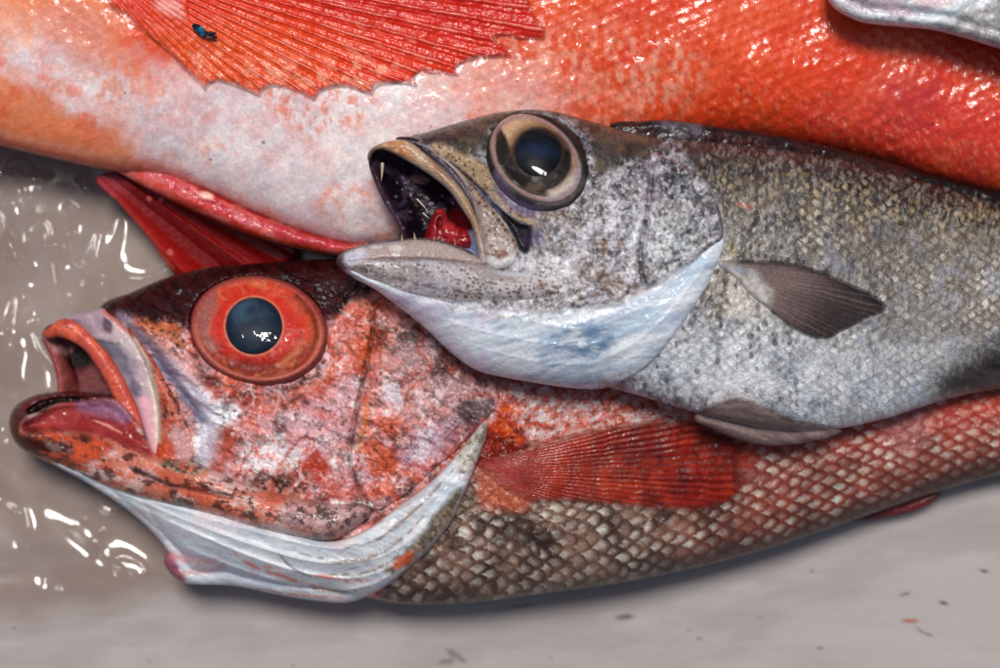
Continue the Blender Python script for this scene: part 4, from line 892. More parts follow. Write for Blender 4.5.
SGM = [(350, 273), (372, 287), (400, 308), (425, 328), (443, 345), (456, 357), (476, 370), (502, 377), (530, 382), (570, 388), (604, 388), (640, 372), (672, 340), (698, 302), (716, 268), (724, 242), (718, 234), (699, 247), (660, 273), (618, 293), (570, 301), (510, 300), (450, 294), (400, 287), (370, 279)]
def sgm_paint(x, y, d):
    p = Paint(x, y, d, (208, 215, 222))
    a = y - 0.12 * x
    p.mix((150, 168, 190), 0.65 * p.n(9, 651, 4, 0.46, 0.64, 5, -12)); up = smooth(24, 4, d) * (inside(curve([(330, 240), (380, 282), (450, 303), (510, 312), (570, 315), (625, 306), (666, 284), (705, 252), (725, 225), (700, 200), (400, 200)], True, 6), x, y)); p.a = 1 - np.clip(smooth(16, 1, d + 7 * (fbm(x, y, 9, 654, 3) - 0.5)) * up * 1.3, 0, 1) * smooth(725, 690, x); p.mix((160, 152, 156), 0.6 * up * p.n(7, 652, 3, 0.35, 0.6)); p.mix((232, 232, 234), 0.6 * p.n(6, 653, 3, 0.5, 0.62, 6, -12)); p.mix((206, 190, 212), 0.6 * p.n(24, 655, 3, 0.5, 0.66) * smooth(560, 480, x))
    bl = p.poly([(540, 342), (580, 328), (610, 325), (618, 340), (590, 358), (555, 368)], 8, 8); p.mix((96, 134, 168), 0.75 * bl * p.n(8, 657, 3, 0.36, 0.56, 3, -10)); p.mix((60, 104, 144), 0.6 * bl * p.n(6, 659, 3, 0.54, 0.62, 3, -10))
    p.mix((150, 180, 200), 0.6 * p.line([(620, 330), (660, 305), (700, 262)], 6, 3)); p.mix((150, 168, 190), 0.6 * p.line([(600, 322), (645, 300), (690, 268)], 3, 2)); p.mix((150, 130, 120), 0.6 * p.n(4, 661, 3, 0.52, 0.6) * p.poly([(440, 302), (510, 308), (560, 312), (560, 322), (500, 318)], 4, 3))
    p.mix((150, 140, 130), 0.7 * p.poly([(600, 385), (640, 372), (672, 340), (698, 302), (700, 320), (670, 360), (630, 395)], 5, 5) * p.n(5, 663, 3, 0.48, 0.58)); return p
def sgm_disp(x, y, d):
    z = 2.8 * (fbm((x + 0.3 * y) / 3, y + 0.25 * x, 9, 665, 4) - 0.5) + 1.2 * (fbm(x, y, 5, 666, 3) - 0.5) + 5 * (fbm(x, y, 36, 667, 2) - 0.5)
    for f, a in (([(420, 312), (500, 335), (580, 345), (640, 325), (700, 268)], 2.5), ([(470, 345), (540, 362), (600, 360), (660, 322), (712, 256)], 3), ([(520, 320), (590, 328), (650, 300), (695, 262)], 2.5)):
        dd, _, _, ss, sg = polydist(curve(f), x, y, False, True)
        z += a * np.exp(-np.maximum(dd * sg, 0) / 9 - np.maximum(-dd * sg, 0) / 4.5) * np.sin(np.pi * np.clip(ss, 0.001, 0.999)) ** 0.5
    return z
sgm_zc = field(SIL[:25] + [(600, 388), (560, 389), (502, 379), (476, 371), (443, 347), (400, 310), (350, 275), (336, 262), (380, 240), (440, 238), (486, 255)] + SIL[36:], sil_zc, sil_H, sil_w)
sheet('gill_membrane', SGM, M_throat, sil, sgm_paint, 0.95, lambda x, y: sgm_zc(x, y) - 2, 9, 18, 16, sgm_disp)

# lower jaw with teeth
SLJ = [(336, 263), (339, 255), (347, 250), (362, 245), (381, 241.5), (400, 239), (420, 237.5), (440, 240), (455, 245), (470, 251), (486, 262), (505, 270), (535, 272), (562, 282), (566, 296), (540, 304), (500, 306), (460, 305), (425, 302), (398, 300), (378, 291), (360, 281), (343, 271)]
def slj_paint(x, y, d):
    p = Paint(x, y, d, (182, 174, 174)); sp = p.spots(3.6, 671, 0.6, 0.42, 1.3, 8, 1)
    p.mix((88, 66, 54), 0.85 * sp * p.n(10, 673, 3, 0.38, 0.55, 4, 8)); p.mix((150, 150, 168), 0.5 * p.n(14, 675, 3, 0.5, 0.65, 3, 8)); p.mix((104, 76, 54), 0.85 * p.ell(552, 287, 14, 8, 5, 0.4, 3) * p.n(4, 676, 2, 0.4, 0.55))
    p.mix((120, 104, 104), 0.6 * p.n(12, 674, 4, 0.46, 0.6, 4, 8)); p.mix((76, 56, 48), 0.75 * p.line([(352, 266), (380, 274), (420, 284), (470, 292), (520, 296)], 3.5, 2) * p.n(5, 677, 3, 0.36, 0.55))
    lip = p.poly([(346, 256), (362, 248), (382, 244), (402, 241.5), (422, 240), (440, 243), (455, 248), (470, 254), (484, 263), (460, 261), (430, 259), (400, 259), (372, 260), (350, 266)], 2, 0.6)
    p.mix((168, 148, 140), 0.9 * lip); p.mix((206, 198, 196), 0.7 * lip * p.spots(12, 679, 0.4, 0.35, 2, 5)); p.mix((190, 190, 206), 0.7 * p.ell(355, 257, 12, 7, -20, 0.4, 2)); p.mix((96, 80, 78), 0.7 * p.line([(372, 260), (400, 259), (430, 259.5), (462, 262), (484, 264)], 1.0, 0.4))
    p.mix((40, 36, 52), 0.9 * p.poly([(330, 262), (338, 252), (344, 252), (343, 262), (346, 272), (338, 270)], 2.5, 1)); p.mix((48, 32, 44), 0.9 * p.line([(342, 252), (360, 246), (381, 242), (400, 239.5), (420, 238.5), (440, 241), (455, 246), (472, 253)], 1.7, 0.3)); p.mix((206, 212, 220), 0.8 * smooth(8, 2, d) * smooth(268, 276, y)); return p
def slj_disp(x, y, d): return 1.6 * (fbm(x, y, 9, 681, 4) - 0.5) - 2.6 * np.exp(-(polydist(curve([(350, 262), (372, 260), (400, 259), (430, 259.5), (462, 262), (484, 264)]), x, y, False) / 1.8) ** 2) + 0.8 * (fbm(x, y, 3.5, 683, 2) - 0.5)
def slj_zc(x, y): return 172 + 48 * smooth(380, 560, x)
slj = sheet('lower_jaw', SLJ, M_lip, sil, slj_paint, 0.75, slj_zc, 22, 22, 22, slj_disp, sm=2)
for (bx, by, tx, ty, r) in [(366, 246, 366.5, 240, 1.0), (378, 243, 378, 238, 0.9), (402.5, 241, 402, 231.5, 1.6), (415.5, 240, 414.5, 229.5, 1.9), (435, 241, 434.5, 233, 1.7), (443, 242, 442.5, 234.5, 1.6), (455.5, 246, 455, 235, 1.2), (353, 250, 353, 246, .8)]:
    cone('tooth', (bx, by + 1, 185), (tx, by + 0.72 * (ty - by), 194), 0.8 * r, M_tooth, slj, 0.4)

# mouth interior and tongue
SML = [(368, 157), (374, 147), (388, 143), (410, 150), (440, 172), (466, 205), (482, 240), (484, 262), (460, 262), (430, 254), (404, 250), (397, 224), (384, 203), (373, 178)]
def sml_paint(x, y, d):
    p = Paint(x, y, d, (20, 13, 19)); p.mix((70, 52, 68), 0.7 * p.poly([(370, 158), (392, 152), (402, 165), (396, 174), (378, 170)], 5, 4)); p.mix((150, 110, 110), 0.85 * p.ell(419, 178.5, 9, 4, 8, 0.4, 2))
    p.mix((62, 40, 54), 0.85 * p.line([(369, 160), (375, 180), (386, 203), (398, 226), (404, 240)], 5, 1)); p.mix((140, 110, 104), 0.7 * p.line([(374, 184), (385, 204), (396, 222)], 1.2, 0.6) * p.n(5, 691, 2)); p.mix((70, 54, 76), 0.7 * p.n(9, 693, 4, 0.56, 0.66)); p.mix((130, 120, 140), 0.6 * p.spots(8, 694, 0.2, 0.22))
    p.mix((90, 16, 20), 0.9 * p.poly([(444, 215), (462, 212), (476, 232), (474, 244), (448, 240)], 4, 3)); p.mix((150, 156, 190), 0.9 * p.poly([(452, 243), (466, 234), (476, 230), (482, 250), (480, 262), (462, 254)], 3, 2)); return p
def sml_disp(x, y, d): return -30 * smooth(2, 26, d) + 3.5 * (fbm(x, y, 12, 695, 3) - 0.5)
sheet('mouth_lining', SML, M_mouth, sil, sml_paint, 0.75, 176, 6, 4, 30, sml_disp)
def ton_paint(x, y, d):
    p = Paint(x, y, d, (128, 18, 24)); p.mix((196, 60, 62), 0.5 * p.n(9, 701, 3, 0.45, 0.62)); p.mix((84, 8, 14), 0.8 * p.ell(440, 221, 4, 8, 15, 0.5, 1)); return p
sheet('tongue', [(421, 246), (425, 234), (429, 222), (434, 212), (440, 208), (446, 211), (450, 220), (460, 226), (472, 230), (474, 246), (450, 250), (432, 249)], M_wet, sil, ton_paint, 0.7, 160, 16, 10, 10, lambda x, y, d: 3 * (fbm(x, y, 8, 703, 3) - 0.5) - 5 * np.exp(-((x - 440) ** 2 / 10 + (y - 222) ** 2 / 50)))
# upper jaw
SUJ = [(367, 158), (370, 150), (377, 145), (388, 141), (402, 139.5), (412, 143), (426, 154), (446, 171), (465, 194), (477, 217), (484, 240), (488, 262), (482, 266), (478, 252), (472, 226), (463, 211), (449, 191), (429, 174.5), (407, 161), (392, 153), (382, 150), (374, 153), (370, 162)]
def suj_paint(x, y, d):
    p = Paint(x, y, d, (164, 134, 106)); p.mix((176, 108, 54), 0.8 * smooth(430, 395, x) * smooth(376, 392, x)); p.mix((190, 166, 142), 0.7 * p.n(14, 711, 3, 0.42, 0.6, 3, 50)); p.mix((118, 84, 60), 0.6 * p.n(5, 713, 3, 0.52, 0.62, 5, 48))
    p.mix((202, 192, 186), 0.7 * p.line([(384, 152), (407, 160.5), (429, 174), (449, 191), (463, 211), (474, 230)], 1.5, 0.3)); p.mix((52, 40, 44), 0.85 * smooth(382, 372, x)); p.mix((230, 180, 130), 0.7 * p.ell(396, 151, 3, 2)); p.mix((180, 172, 176), 0.6 * smooth(225, 250, y)); return p
suj = sheet('upper_jaw', SUJ, M_lip, sil, suj_paint, 0.7, lambda x, y: 192 + 0.12 * (x - 367), 10, 7, 14, lambda x, y, d: 0.8 * (fbm(x, y, 8, 715, 3) - 0.5))
cone('tooth', (382.5, 163, 190), (380.5, 181, 186), 1.7, M_tooth, suj, 0.8)
cone('tooth', (417, 199, 170), (427, 211, 174), 0.9, M_tooth, suj, 0.6)
cone('tooth', (423, 213, 170), (429, 219, 174), 0.9, M_tooth, suj, 0.4)
# dark strip filling the gap between the jaw bones
def sk_paint(x, y, d):
    p = Paint(x, y, d, (34, 24, 32)); p.mix((76, 56, 76), 0.7 * p.n(12, 721, 3, 0.45, 0.65, 4, 50)); return p
sheet('jaw_skin', [(396, 140), (412, 137), (424, 143), (440, 154), (458, 172), (474, 196), (484, 222), (488, 252), (481, 256), (474, 222), (460, 194), (440, 172), (420, 153)], M_membrane, sil, sk_paint, 0.8, lambda x, y: 192 + 0.12 * (x - 400), 5, 5, 8)
SMX = [(414, 142), (424, 145), (440, 155), (458, 168), (474, 185), (492, 206), (508, 226), (517, 240), (519, 252), (516, 263), (505, 269), (494, 270), (484, 262), (481, 245), (478, 224), (470, 198), (457, 176), (440, 159), (426, 149)]
def smx_paint(x, y, d):
    p = Paint(x, y, d, (150, 128, 112)); p.mix((70, 46, 38), 0.85 * p.spots(5, 731, 0.62, 0.4, 0.9, 40, 1) * smooth(170, 190, y)); p.mix((186, 176, 172), 0.7 * p.poly([(484, 215), (500, 235), (512, 250), (498, 262), (486, 250)], 6, 4) * p.n(6, 733, 3, 0.38, 0.58)); p.mix((212, 210, 206), 0.9 * p.poly([(484, 258), (500, 260), (518, 254), (514, 272), (490, 274)], 4, 2)); p.mix((120, 60, 46), 0.7 * p.ell(500, 253, 7, 4, 10, 0.4, 2))
    p.mix((186, 170, 178), 0.85 * p.line([(424, 146), (442, 158), (460, 177), (472, 200), (479, 226), (482, 248)], 2.0, 0.5)); p.mix((120, 96, 116), 0.7 * smooth(165, 150, y)); return p
sheet('maxilla', SMX, M_lip, sil, smx_paint, 0.7, lambda x, y: 196 + 0.15 * (x - 414), 12, 8, 8, lambda x, y, d: 1.6 * (fbm(x, y, 6, 735, 3) - 0.5) * smooth(165, 190, y))

# eye
SEYE = ell_pts(537.5, 162.5, 55.5, 46, 40)
def seye_paint(x, y, d):
    p = Paint(x, y, d, (128, 98, 74)); r = rho(x, y, 535.5, 158, 50, 37, 41); p.mix((206, 172, 134), 0.7 * p.poly([(498, 128), (512, 117), (535, 122), (545, 130), (520, 135), (508, 148)], 6, 3)); p.mix((190, 150, 120), 0.5 * p.n(12, 741, 3)); p.mix((170, 166, 178), 0.75 * p.poly([(560, 185), (576, 172), (584, 160), (582, 178), (565, 196), (546, 200)], 6, 4)); p.mix((192, 176, 150), 0.7 * p.line([(540, 195), (556, 192), (570, 180)], 4, 2))
    q = np.hypot(x - 538, y - 153); p.mix((112, 80, 52), 0.85 * smooth(36, 26, q)); p.mix((58, 40, 28), 0.85 * p.poly([(508, 148), (520, 172), (540, 182), (560, 172), (570, 152), (566, 136), (556, 130), (560, 150), (545, 172), (522, 168)], 4, 1.5))
    dk = np.maximum(p.poly([(496.5, 126), (505, 136), (509, 148), (509, 158), (503, 162), (497, 148)], 2, 0.8), p.poly([(499, 156), (509, 155), (517, 166), (526, 173), (540, 177), (555, 171), (562, 160), (566, 148), (571, 152), (571, 166), (566, 178), (557, 186), (547, 191), (536, 194), (524, 190), (511, 179), (502, 168)], 2, 0.8))
    ph = np.mod(np.degrees(np.arctan2(y - 158, x - 535.5)) + 360, 360); dk = np.maximum(dk, smooth(0.93, 0.87, r) * smooth(62, 78, ph) * smooth(222, 208, ph) * smooth(26, 31, q) * (1 - p.ell(511, 147, 5, 17, -10, 0.4, 1)))
    p.mix((20, 14, 12), 0.97 * dk); p.mix((96, 76, 54), 0.75 * p.ell(534, 187, 8, 4, 10, 0.6, 2)); p.mix((36, 25, 19), 0.9 * smooth(28, 24.5, q))
    p.mix((140, 118, 124), 0.8 * np.exp(-((r - 0.96) / 0.05) ** 2)); p.mix((26, 23, 27), 0.97 * smooth(0.98, 1.04, r)); p.mix((110, 96, 124), 0.7 * p.poly([(494, 172), (510, 190), (530, 204), (545, 208), (535, 214), (510, 204), (492, 184)], 4, 3) * smooth(1.02, 1.08, r)); p.mix((96, 88, 88), 0.7 * p.line([(545, 208), (568, 200), (583, 180)], 4, 2) * smooth(1.02, 1.1, r)); return p
def seye_disp(x, y, d):
    r = rho(x, y, 535.5, 158, 50, 37, 41); return 3 * np.exp(-((r - 1.1) / 0.09) ** 2) - 3 * smooth(1.0, 0.8, r) + 0.8 * (fbm(x, y, 6, 745, 3) - 0.5)
sez = lambda x, y: 0.5 * sil_z(x, y) + 0.5 * (219 + 0.25 * (y - 160))
seye = sheet('eye', SEYE, M_eye, sil, seye_paint, 0.7, lambda x, y: sez(x, y) - 2, 14, 34, 20, seye_disp, sm=4)
def spup_paint(x, y, d):
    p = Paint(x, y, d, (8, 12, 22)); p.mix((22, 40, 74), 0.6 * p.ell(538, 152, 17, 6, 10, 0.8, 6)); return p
sheet('pupil', ell_pts(538, 153, 23.5, 24, 10), M_pupil, seye, spup_paint, 0.7, lambda x, y: sez(x, y) + 7.5, 8, 24, 6)
sheet('cornea', ell_pts(536, 158.5, 51, 38.5, 41), M_cornea, seye, cor_paint, 0.8, lambda x, y: sez(x, y) + 3, 23, 42, 1, lambda x, y, d: 1.8 * (fbm(x, y, 22, 747, 2) - 0.5) + 0.8 * (fbm(x, y, 5, 748, 3) - 0.5) * smooth(165, 185, y), sm=4, back=False)

# fins
SPF = [(718, 263), (730, 260), (750, 260), (782, 261), (815, 269), (845, 281), (870, 292), (885, 303), (884, 311), (874, 316), (864, 320), (855, 325), (842, 331), (832, 337), (821, 339), (812, 338), (795, 329), (777, 316), (764, 305), (752, 296), (738, 280)]
def spf_paint(x, y, d):
    p = Paint(x, y, d, (112, 94, 90)); p.a = 0.35 + 0.65 * smooth(0, 5, d); a = np.degrees(np.arctan2(y - 262, x - 690)); a = a + 1.2 * (vnoise(a / 2.6, a * 0, 755) - 0.5); k = np.abs(np.mod(a / 1.9 + 0.3 * p.wx, 1) - 0.5) * 2 * (0.4 + 0.7 * vnoise(a / 2, x / 50, 757))
    p.mix((44, 36, 35), 0.9 * smooth(30, 120, x - 740 + 0.9 * (y - 290))); p.mix((26, 20, 24), 0.85 * p.line([(722, 262), (782, 262), (815, 270), (846, 283), (882, 303)], 5, 1)); p.mix((150, 128, 124), 0.22 * smooth(0.5, 0.9, k)); p.mix((28, 22, 22), 0.3 * smooth(0.3, 0.0, k))
    p.mix((200, 196, 190), 0.85 * p.poly([(716, 262), (740, 266), (765, 285), (768, 306), (750, 298), (730, 278)], 8, 4) * (0.5 + 0.5 * p.n(6, 751, 3))); p.mix((120, 126, 146), 0.6 * p.line([(722, 266), (745, 272)], 3, 1)); return p
def spf_disp(x, y, d):
    a = np.degrees(np.arctan2(y - 262, x - 690)); a = a + 1.2 * (vnoise(a / 2.6, a * 0, 755) - 0.5); return 0.5 * np.abs(np.mod(a / 1.9 + 0.6 * (fbm(x, y, 14, 71, 3) - 0.5), 1) - 0.5) * 2 + 2 * (fbm(x, y, 24, 753, 2) - 0.5)
sheet('pectoral_fin', SPF, M_fin, sil, spf_paint, 0.9, lambda x, y: sil_z(x, y) + 2, 2, 4, 4, spf_disp)
SVF = [(694, 417), (715, 405), (735, 396), (748, 399), (762, 404), (792, 417), (834, 427), (842, 432), (815, 441), (773, 446), (740, 440), (710, 428)]
def svf_paint(x, y, d):
    p = Paint(x, y, d, (112, 92, 90)); p.a = 0.2 + 0.75 * smooth(0, 8, d); p.mix((70, 56, 56), 0.8 * p.line([(735, 397), (762, 405), (792, 418), (834, 428)], 3.5, 1)); p.mix((160, 136, 130), 0.6 * p.n(6, 761, 3, 0.45, 0.62, 6, 15)); return p
sheet('pelvic_fin', SVF, M_fin, sil, svf_paint, 0.9, lambda x, y: np.maximum(sil_z(x, y), 166 - 0.12 * (x - 700)) + 5 - 0.3 * np.maximum(y - 425, 0), 3, 5, 5, lambda x, y, d: 2 * (fbm(x / 5, y - 0.25 * x, 6, 763, 3) - 0.5))
SDF_ = [(610, 128), (640, 121), (680, 121), (720, 127), (760, 132), (820, 144), (880, 160), (940, 177), (1000, 194), (1060, 214), (1060, 236), (1000, 212), (940, 193), (880, 177), (820, 164), (760, 156), (700, 150), (650, 144)]
def sdf_paint(x, y, d):
    p = Paint(x, y, d, (22, 12, 12)); p.mix((70, 26, 22), 0.6 * p.n(20, 771, 3, 0.45, 0.65, 3, 12)); p.mix((112, 100, 112), 0.6 * p.poly([(658, 122), (690, 122), (704, 130), (690, 138), (668, 134)], 5, 4)); p.mix((20, 14, 14), 0.7 * p.n(8, 773, 3, 0.5, 0.62, 2, 14)); return p  # near-black fin colour also carries the shade between the two fish
sheet('dorsal_fin', SDF_, M_fin, sil, sdf_paint, 1.0, lambda x, y: 160 - 66 * smooth(640, 1040, x), 8, 8, 8, lambda x, y, d: 3 * (fbm(x, y, 9, 775, 3) - 0.5))
def saf_paint(x, y, d):
    p = Paint(x, y, d, (40, 33, 33)); p.a = smooth(0, 26, d) * 0.95; p.mix((86, 76, 74), 0.6 * p.n(7, 781, 3, 0.45, 0.62, 5, 10)); return p
sheet('anal_fin', [(925, 402), (945, 378), (970, 356), (1010, 342), (1060, 334), (1060, 396), (1000, 396), (960, 399)], M_fin, sil, saf_paint, 1.0, lambda x, y: np.maximum(sil_z(x, y), 90) + 1.5, 1.5, 6, 3, lambda x, y, d: 2 * (fbm(x / 5, y, 7, 783, 3) - 0.5))
# ------------------------------------------------------------------ the setting: tray floor and clear plastic sheet
def tray_material():
    m, N, L = mat_new('tray_plastic')
    out = N.new('ShaderNodeOutputMaterial'); b = N.new('ShaderNodeBsdfPrincipled'); tc = N.new('ShaderNodeTexCoord')
    mp = N.new('ShaderNodeMapping'); mp.inputs['Scale'].default_value = (6, 30, 1); mp.inputs['Rotation'].default_value = (0, 0, math.radians(-9)); L.new(tc.outputs['Object'], mp.inputs['Vector'])
    n = N.new('ShaderNodeTexNoise'); n.inputs['Scale'].default_value = 3; n.inputs['Detail'].default_value = 6; L.new(mp.outputs[0], n.inputs['Vector'])
    n2 = N.new('ShaderNodeTexNoise'); n2.inputs['Scale'].default_value = 14; n2.inputs['Detail'].default_value = 5; L.new(tc.outputs['Object'], n2.inputs['Vector'])
    cr = N.new('ShaderNodeValToRGB'); cr.color_ramp.elements[0].position = 0.3; cr.color_ramp.elements[1].position = 0.7
    cr.color_ramp.elements[0].color = (*lin(156, 147, 143), 1); cr.color_ramp.elements[1].color = (*lin(166, 157, 154), 1)
    ad = N.new('ShaderNodeMath'); ad.operation = 'ADD'; ad.use_clamp = True
    m1 = N.new('ShaderNodeMath'); m1.operation = 'MULTIPLY'; m1.inputs[1].default_value = 0.5; m2 = N.new('ShaderNodeMath'); m2.operation = 'MULTIPLY'; m2.inputs[1].default_value = 0.5
    L.new(n.outputs['Fac'], m1.inputs[0]); L.new(n2.outputs['Fac'], m2.inputs[0]); L.new(m1.outputs[0], ad.inputs[0]); L.new(m2.outputs[0], ad.inputs[1]); L.new(ad.outputs[0], cr.inputs[0])
    at = N.new('ShaderNodeAttribute'); at.attribute_name = 'Pigment'
    mx = N.new('ShaderNodeMix'); mx.data_type = 'RGBA'; mx.blend_type = 'MULTIPLY'; mx.inputs[0].default_value = 1
    L.new(cr.outputs[0], mx.inputs[6]); L.new(at.outputs['Color'], mx.inputs[7]); L.new(mx.outputs[2], b.inputs['Base Color'])
    rr = N.new('ShaderNodeMapRange'); rr.inputs['To Min'].default_value = 0.3; rr.inputs['To Max'].default_value = 0.6; L.new(n2.outputs['Fac'], rr.inputs['Value']); L.new(rr.outputs[0], b.inputs['Roughness'])
    bp = N.new('ShaderNodeBump'); bp.inputs['Strength'].default_value = 0.15; bp.inputs['Distance'].default_value = 0.002; L.new(n.outputs['Fac'], bp.inputs['Height']); L.new(bp.outputs[0], b.inputs['Normal'])
    L.new(b.outputs[0], out.inputs[0]); return m
gx = np.concatenate([np.linspace(-4000, -120, 20), np.arange(-100, 1101, 3.0), np.linspace(1120, 5000, 20)]).astype(F)
gy = np.concatenate([np.linspace(-4000, -120, 20), np.linspace(-100, 460, 60), np.arange(470, 760, 2.0), np.linspace(780, 4600, 20)]).astype(F)
X, Y = np.meshgrid(gx, gy); x = X.ravel(); y = Y.ravel()
p = Paint(x, y, 0 * x, (255, 255, 255))
for (cx, cy, rx, ry, a, c) in [(455, 655, 7, 3, 10, (50, 46, 46)), (447, 662, 8, 3, -8, (60, 54, 52)), (463, 660, 4, 2, 30, (50, 46, 46)), (450, 650, 5, 2, 0, (80, 70, 66)), (625, 617, 9, 3, 0, (110, 70, 60)), (944, 604, 5, 1.6, 5, (60, 54, 54)), (905, 595, 6, 1.5, -15, (120, 100, 92)), (910, 620, 8, 2.5, -5, (235, 130, 90)),
                               (640, 612, 12, 1.2, -60, (255, 255, 255)), (520, 606, 14, 1.5, -6, (140, 110, 104)), (700, 640, 3, 1.2, 0, (120, 110, 108)), (820, 648, 2.5, 1.2, 0, (110, 100, 98)), (760, 618, 3, 1, 20, (140, 120, 112)), (925, 632, 10, 1.4, 30, (170, 150, 140)), (985, 570, 4, 1.2, 0, (120, 104, 100))]:
    p.mix(c, 0.9 * p.ell(cx, cy, rx, ry, a, 0.4, 2.5))
p.mix((225, 218, 216), 0.6 * p.n(60, 801, 4, 0.45, 0.65, 3, -8))
p.mix((120, 104, 100), 0.7 * p.spots(40, 803, 0.3, 0.03, 1.6, 0, 3) * smooth(540, 580, y))
idx = np.arange(x.size).reshape(X.shape)
Q = np.stack([idx[:-1, :-1], idx[1:, :-1], idx[1:, 1:], idx[:-1, 1:]], -1).reshape(-1, 4)
me = mesh_np('tray_floor', np.stack([(x - 500) * S, (334 - y) * S, 0 * x + 1.2 * (fbm(x, y, 90, 805, 2) - .5) * S * (np.abs(x) < 1200)], -1), Q, p.c)
fl = link('tray_floor', me, tray_material(), None); fl['kind'] = 'structure'

RID = [  # wrinkles of the sheet: polyline, half width, height at start, height at end
    ([(38, 322), (46, 308), (58, 301), (72, 303), (90, 318)], 7, 14, 14),
    ([(36, 334), (42, 350), (54, 366), (62, 378)], 5, 4, 20),
    ([(58, 300), (54, 275), (50, 245), (47, 225)], 5, 40, 2),
    ([(105, 300), (103, 280), (108, 262), (118, 240), (122, 222)], 6, 42, 2),
    ([(68, 205), (78, 213), (90, 211), (97, 203)], 6, 14, 14),
    ([(70, 232), (64, 240), (64, 250)], 5, 12, 22),
    ([(12, 278), (4, 262), (-4, 250)], 6, 24, 4),
    ([(24, 268), (12, 250), (10, 235), (16, 222), (12, 205), (2, 195)], 5, 34, 4),
    ([(22, 212), (18, 190), (8, 172), (20, 160), (32, 175), (30, 210)], 9, 12, 16),
    ([(-10, 380), (2, 395), (14, 398)], 4, 16, 4),
    ([(26, 262), (24, 240), (30, 205)], 7, 22, 3),
    ([(60, 470), (48, 476), (46, 490)], 4, 5, 8),
    ([(110, 560), (122, 570), (120, 578)], 4, 8, 5),
    ([(96, 545), (94, 555)], 4, 8, 8),
    ([(50, 582), (62, 596), (66, 606), (40, 618)], 5, 10, 5),
    ([(46, 640), (0, 622), (-30, 616)], 8, 8, 8),
    ([(20, 380), (30, 340), (20, 310)], 16, 6, 10),
    ([(130, 215), (112, 250), (100, 300)], 14, 16, 4),
    ([(20, 520), (60, 545), (100, 600)], 22, 6, 8),
    ([(-20, 460), (10, 480), (60, 530), (150, 600)], 18, 8, 4),
    ([(-40, 590), (40, 585), (110, 612)], 14, 8, 3),
    ([(4, 180), (14, 170), (26, 178)], 4, 8, 8), ([(36, 188), (41, 214), (33, 240)], 4, 8, 8), ([(84, 178), (93, 196), (88, 214)], 4, 8, 8), ([(0, 215), (7, 240), (2, 262)], 4, 8, 8), ([(30, 262), (19, 282), (24, 300)], 4, 8, 8),
    ([(97, 236), (91, 258), (98, 276)], 4, 8, 8), ([(14, 300), (7, 328)], 4, 8, 8), ([(72, 262), (85, 270), (80, 288)], 4, 8, 8), ([(30, 562), (19, 540)], 4, 8, 8), ([(82, 520), (100, 531)], 4, 8, 8), ([(0, 500), (16, 512)], 4, 8, 8), ([(2, 430), (8, 460)], 4, 8, 8),
]
FILM = [(-300, 60), (-60, 100), (100, 120), (200, 170), (360, 230), (440, 300), (480, 420), (470, 560), (420, 590), (330, 598), (270, 596), (210, 606), (160, 612), (110, 628), (70, 627), (30, 641), (0, 640), (-120, 660), (-320, 690), (-360, 400)]
UPS = True
def film_disp(x, y, d):
    z = 2.5 * (fbm(x, y, 70, 821, 2) - 0.4) + 0.3 * (fbm(x, y, 22, 823, 3) - 0.5) + 4 * (1 - np.abs(2 * fbm(x, y, 60, 825, 2) - 1)) ** 7
    z *= smooth(0, 40, d)
    for ln, w, a, b in RID:
        dd, _, _, ss, _ = polydist(curve(ln), x, y, False, True)
        ym = sum(q[1] for q in ln) / len(ln)
        z += min(0.45 * max(a, b), 4.5) * np.exp(-(dd / (0.7 * w)) ** 2) - (0.19 * (y - ym) - 1.5) * np.exp(-(dd / (1.5 * w)) ** 2) * (-1 if UPS else 1)
    z = z + 10
    z = 1.5 + 3 * np.log1p(np.exp(np.clip((z - 1.5) / 3, -20, 20)))
    return z * smooth(0, 45, d) * smooth(300, 150, np.maximum(x, y * 0.33))
def film_paint(x, y, d):
    p = Paint(x, y, d, (255, 255, 255)); t = np.array([0.83, 0.775, 0.735], dtype=F)
    p.c = 1 + (t - 1) * (smooth(0, 46, d) * (0.8 + 0.35 * p.n(50, 829, 3, 0.3, 0.7)))[:, None]; return p
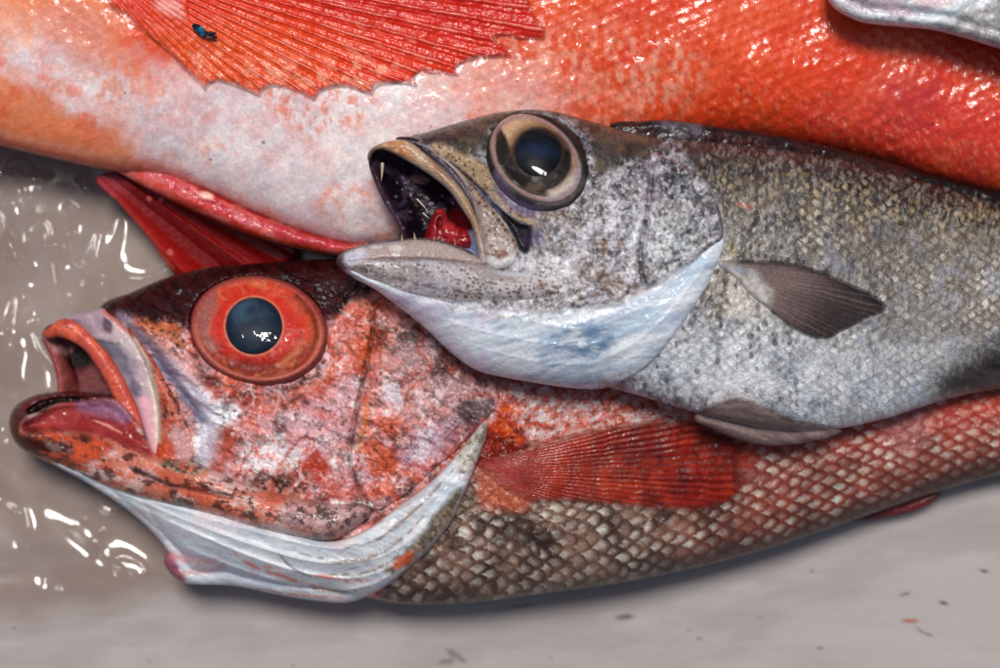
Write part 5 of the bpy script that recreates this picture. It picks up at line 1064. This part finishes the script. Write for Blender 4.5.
M_film = film('clear_plastic', (0.83, 0.775, 0.735), rough=0.07, ior=1.55, soft=True, bump=0.03, bscale=120)
fo = sheet('plastic_sheet', FILM, M_film, None, film_paint, 1.5, 1.8, 0.0, 4, 0.0, film_disp, back=False)
fo['label'] = 'crumpled clear plastic sheet spread under the fish on the left of the tray'; fo['category'] = 'plastic sheet'

# ------------------------------------------------------------------ light and camera
EL, AZ = math.radians(69), math.radians(-8)      # azimuth measured from +Y towards +X
sd = np.array([math.sin(AZ) * math.cos(EL), math.cos(AZ) * math.cos(EL), math.sin(EL)])
from mathutils import Vector
ld = bpy.data.lights.new('sun', 'SUN'); ld.energy = 2.4; ld.angle = math.radians(15); ld.color = (1.0, 0.97, 0.93)
lo = bpy.data.objects.new('sun', ld); sc.collection.objects.link(lo); lo.location = Vector(sd) * 3
lo.rotation_euler = Vector(sd).to_track_quat('Z', 'Y').to_euler()
wd = bpy.data.worlds.new('World'); sc.world = wd; wd.use_nodes = True
N = wd.node_tree.nodes; L = wd.node_tree.links; N.clear()
sky = N.new('ShaderNodeTexSky'); sky.sky_type = 'NISHITA'; sky.sun_disc = False; sky.sun_elevation = EL; sky.sun_rotation = AZ; sky.air_density = 1.0; sky.dust_density = 3.0
bg = N.new('ShaderNodeBackground'); bg.inputs['Strength'].default_value = 0.05; wo = N.new('ShaderNodeOutputWorld')
L.new(sky.outputs[0], bg.inputs[0]); L.new(bg.outputs[0], wo.inputs[0])

cd = bpy.data.cameras.new('camera'); co = bpy.data.objects.new('camera', cd); sc.collection.objects.link(co)
co.location = (0, 0, D * S); co.rotation_euler = (0, 0, 0)
cd.sensor_width = 36; cd.lens = 36 * D * S / (1000 * S); cd.clip_start = 0.01; cd.clip_end = 100
cd.dof.use_dof = True; cd.dof.focus_distance = (D - 180) * S; cd.dof.aperture_fstop = 4.8
sc.camera = co
sc.view_settings.view_transform = 'Standard'; sc.view_settings.look = 'None'; sc.view_settings.exposure = 0.32; sc.view_settings.gamma = 1
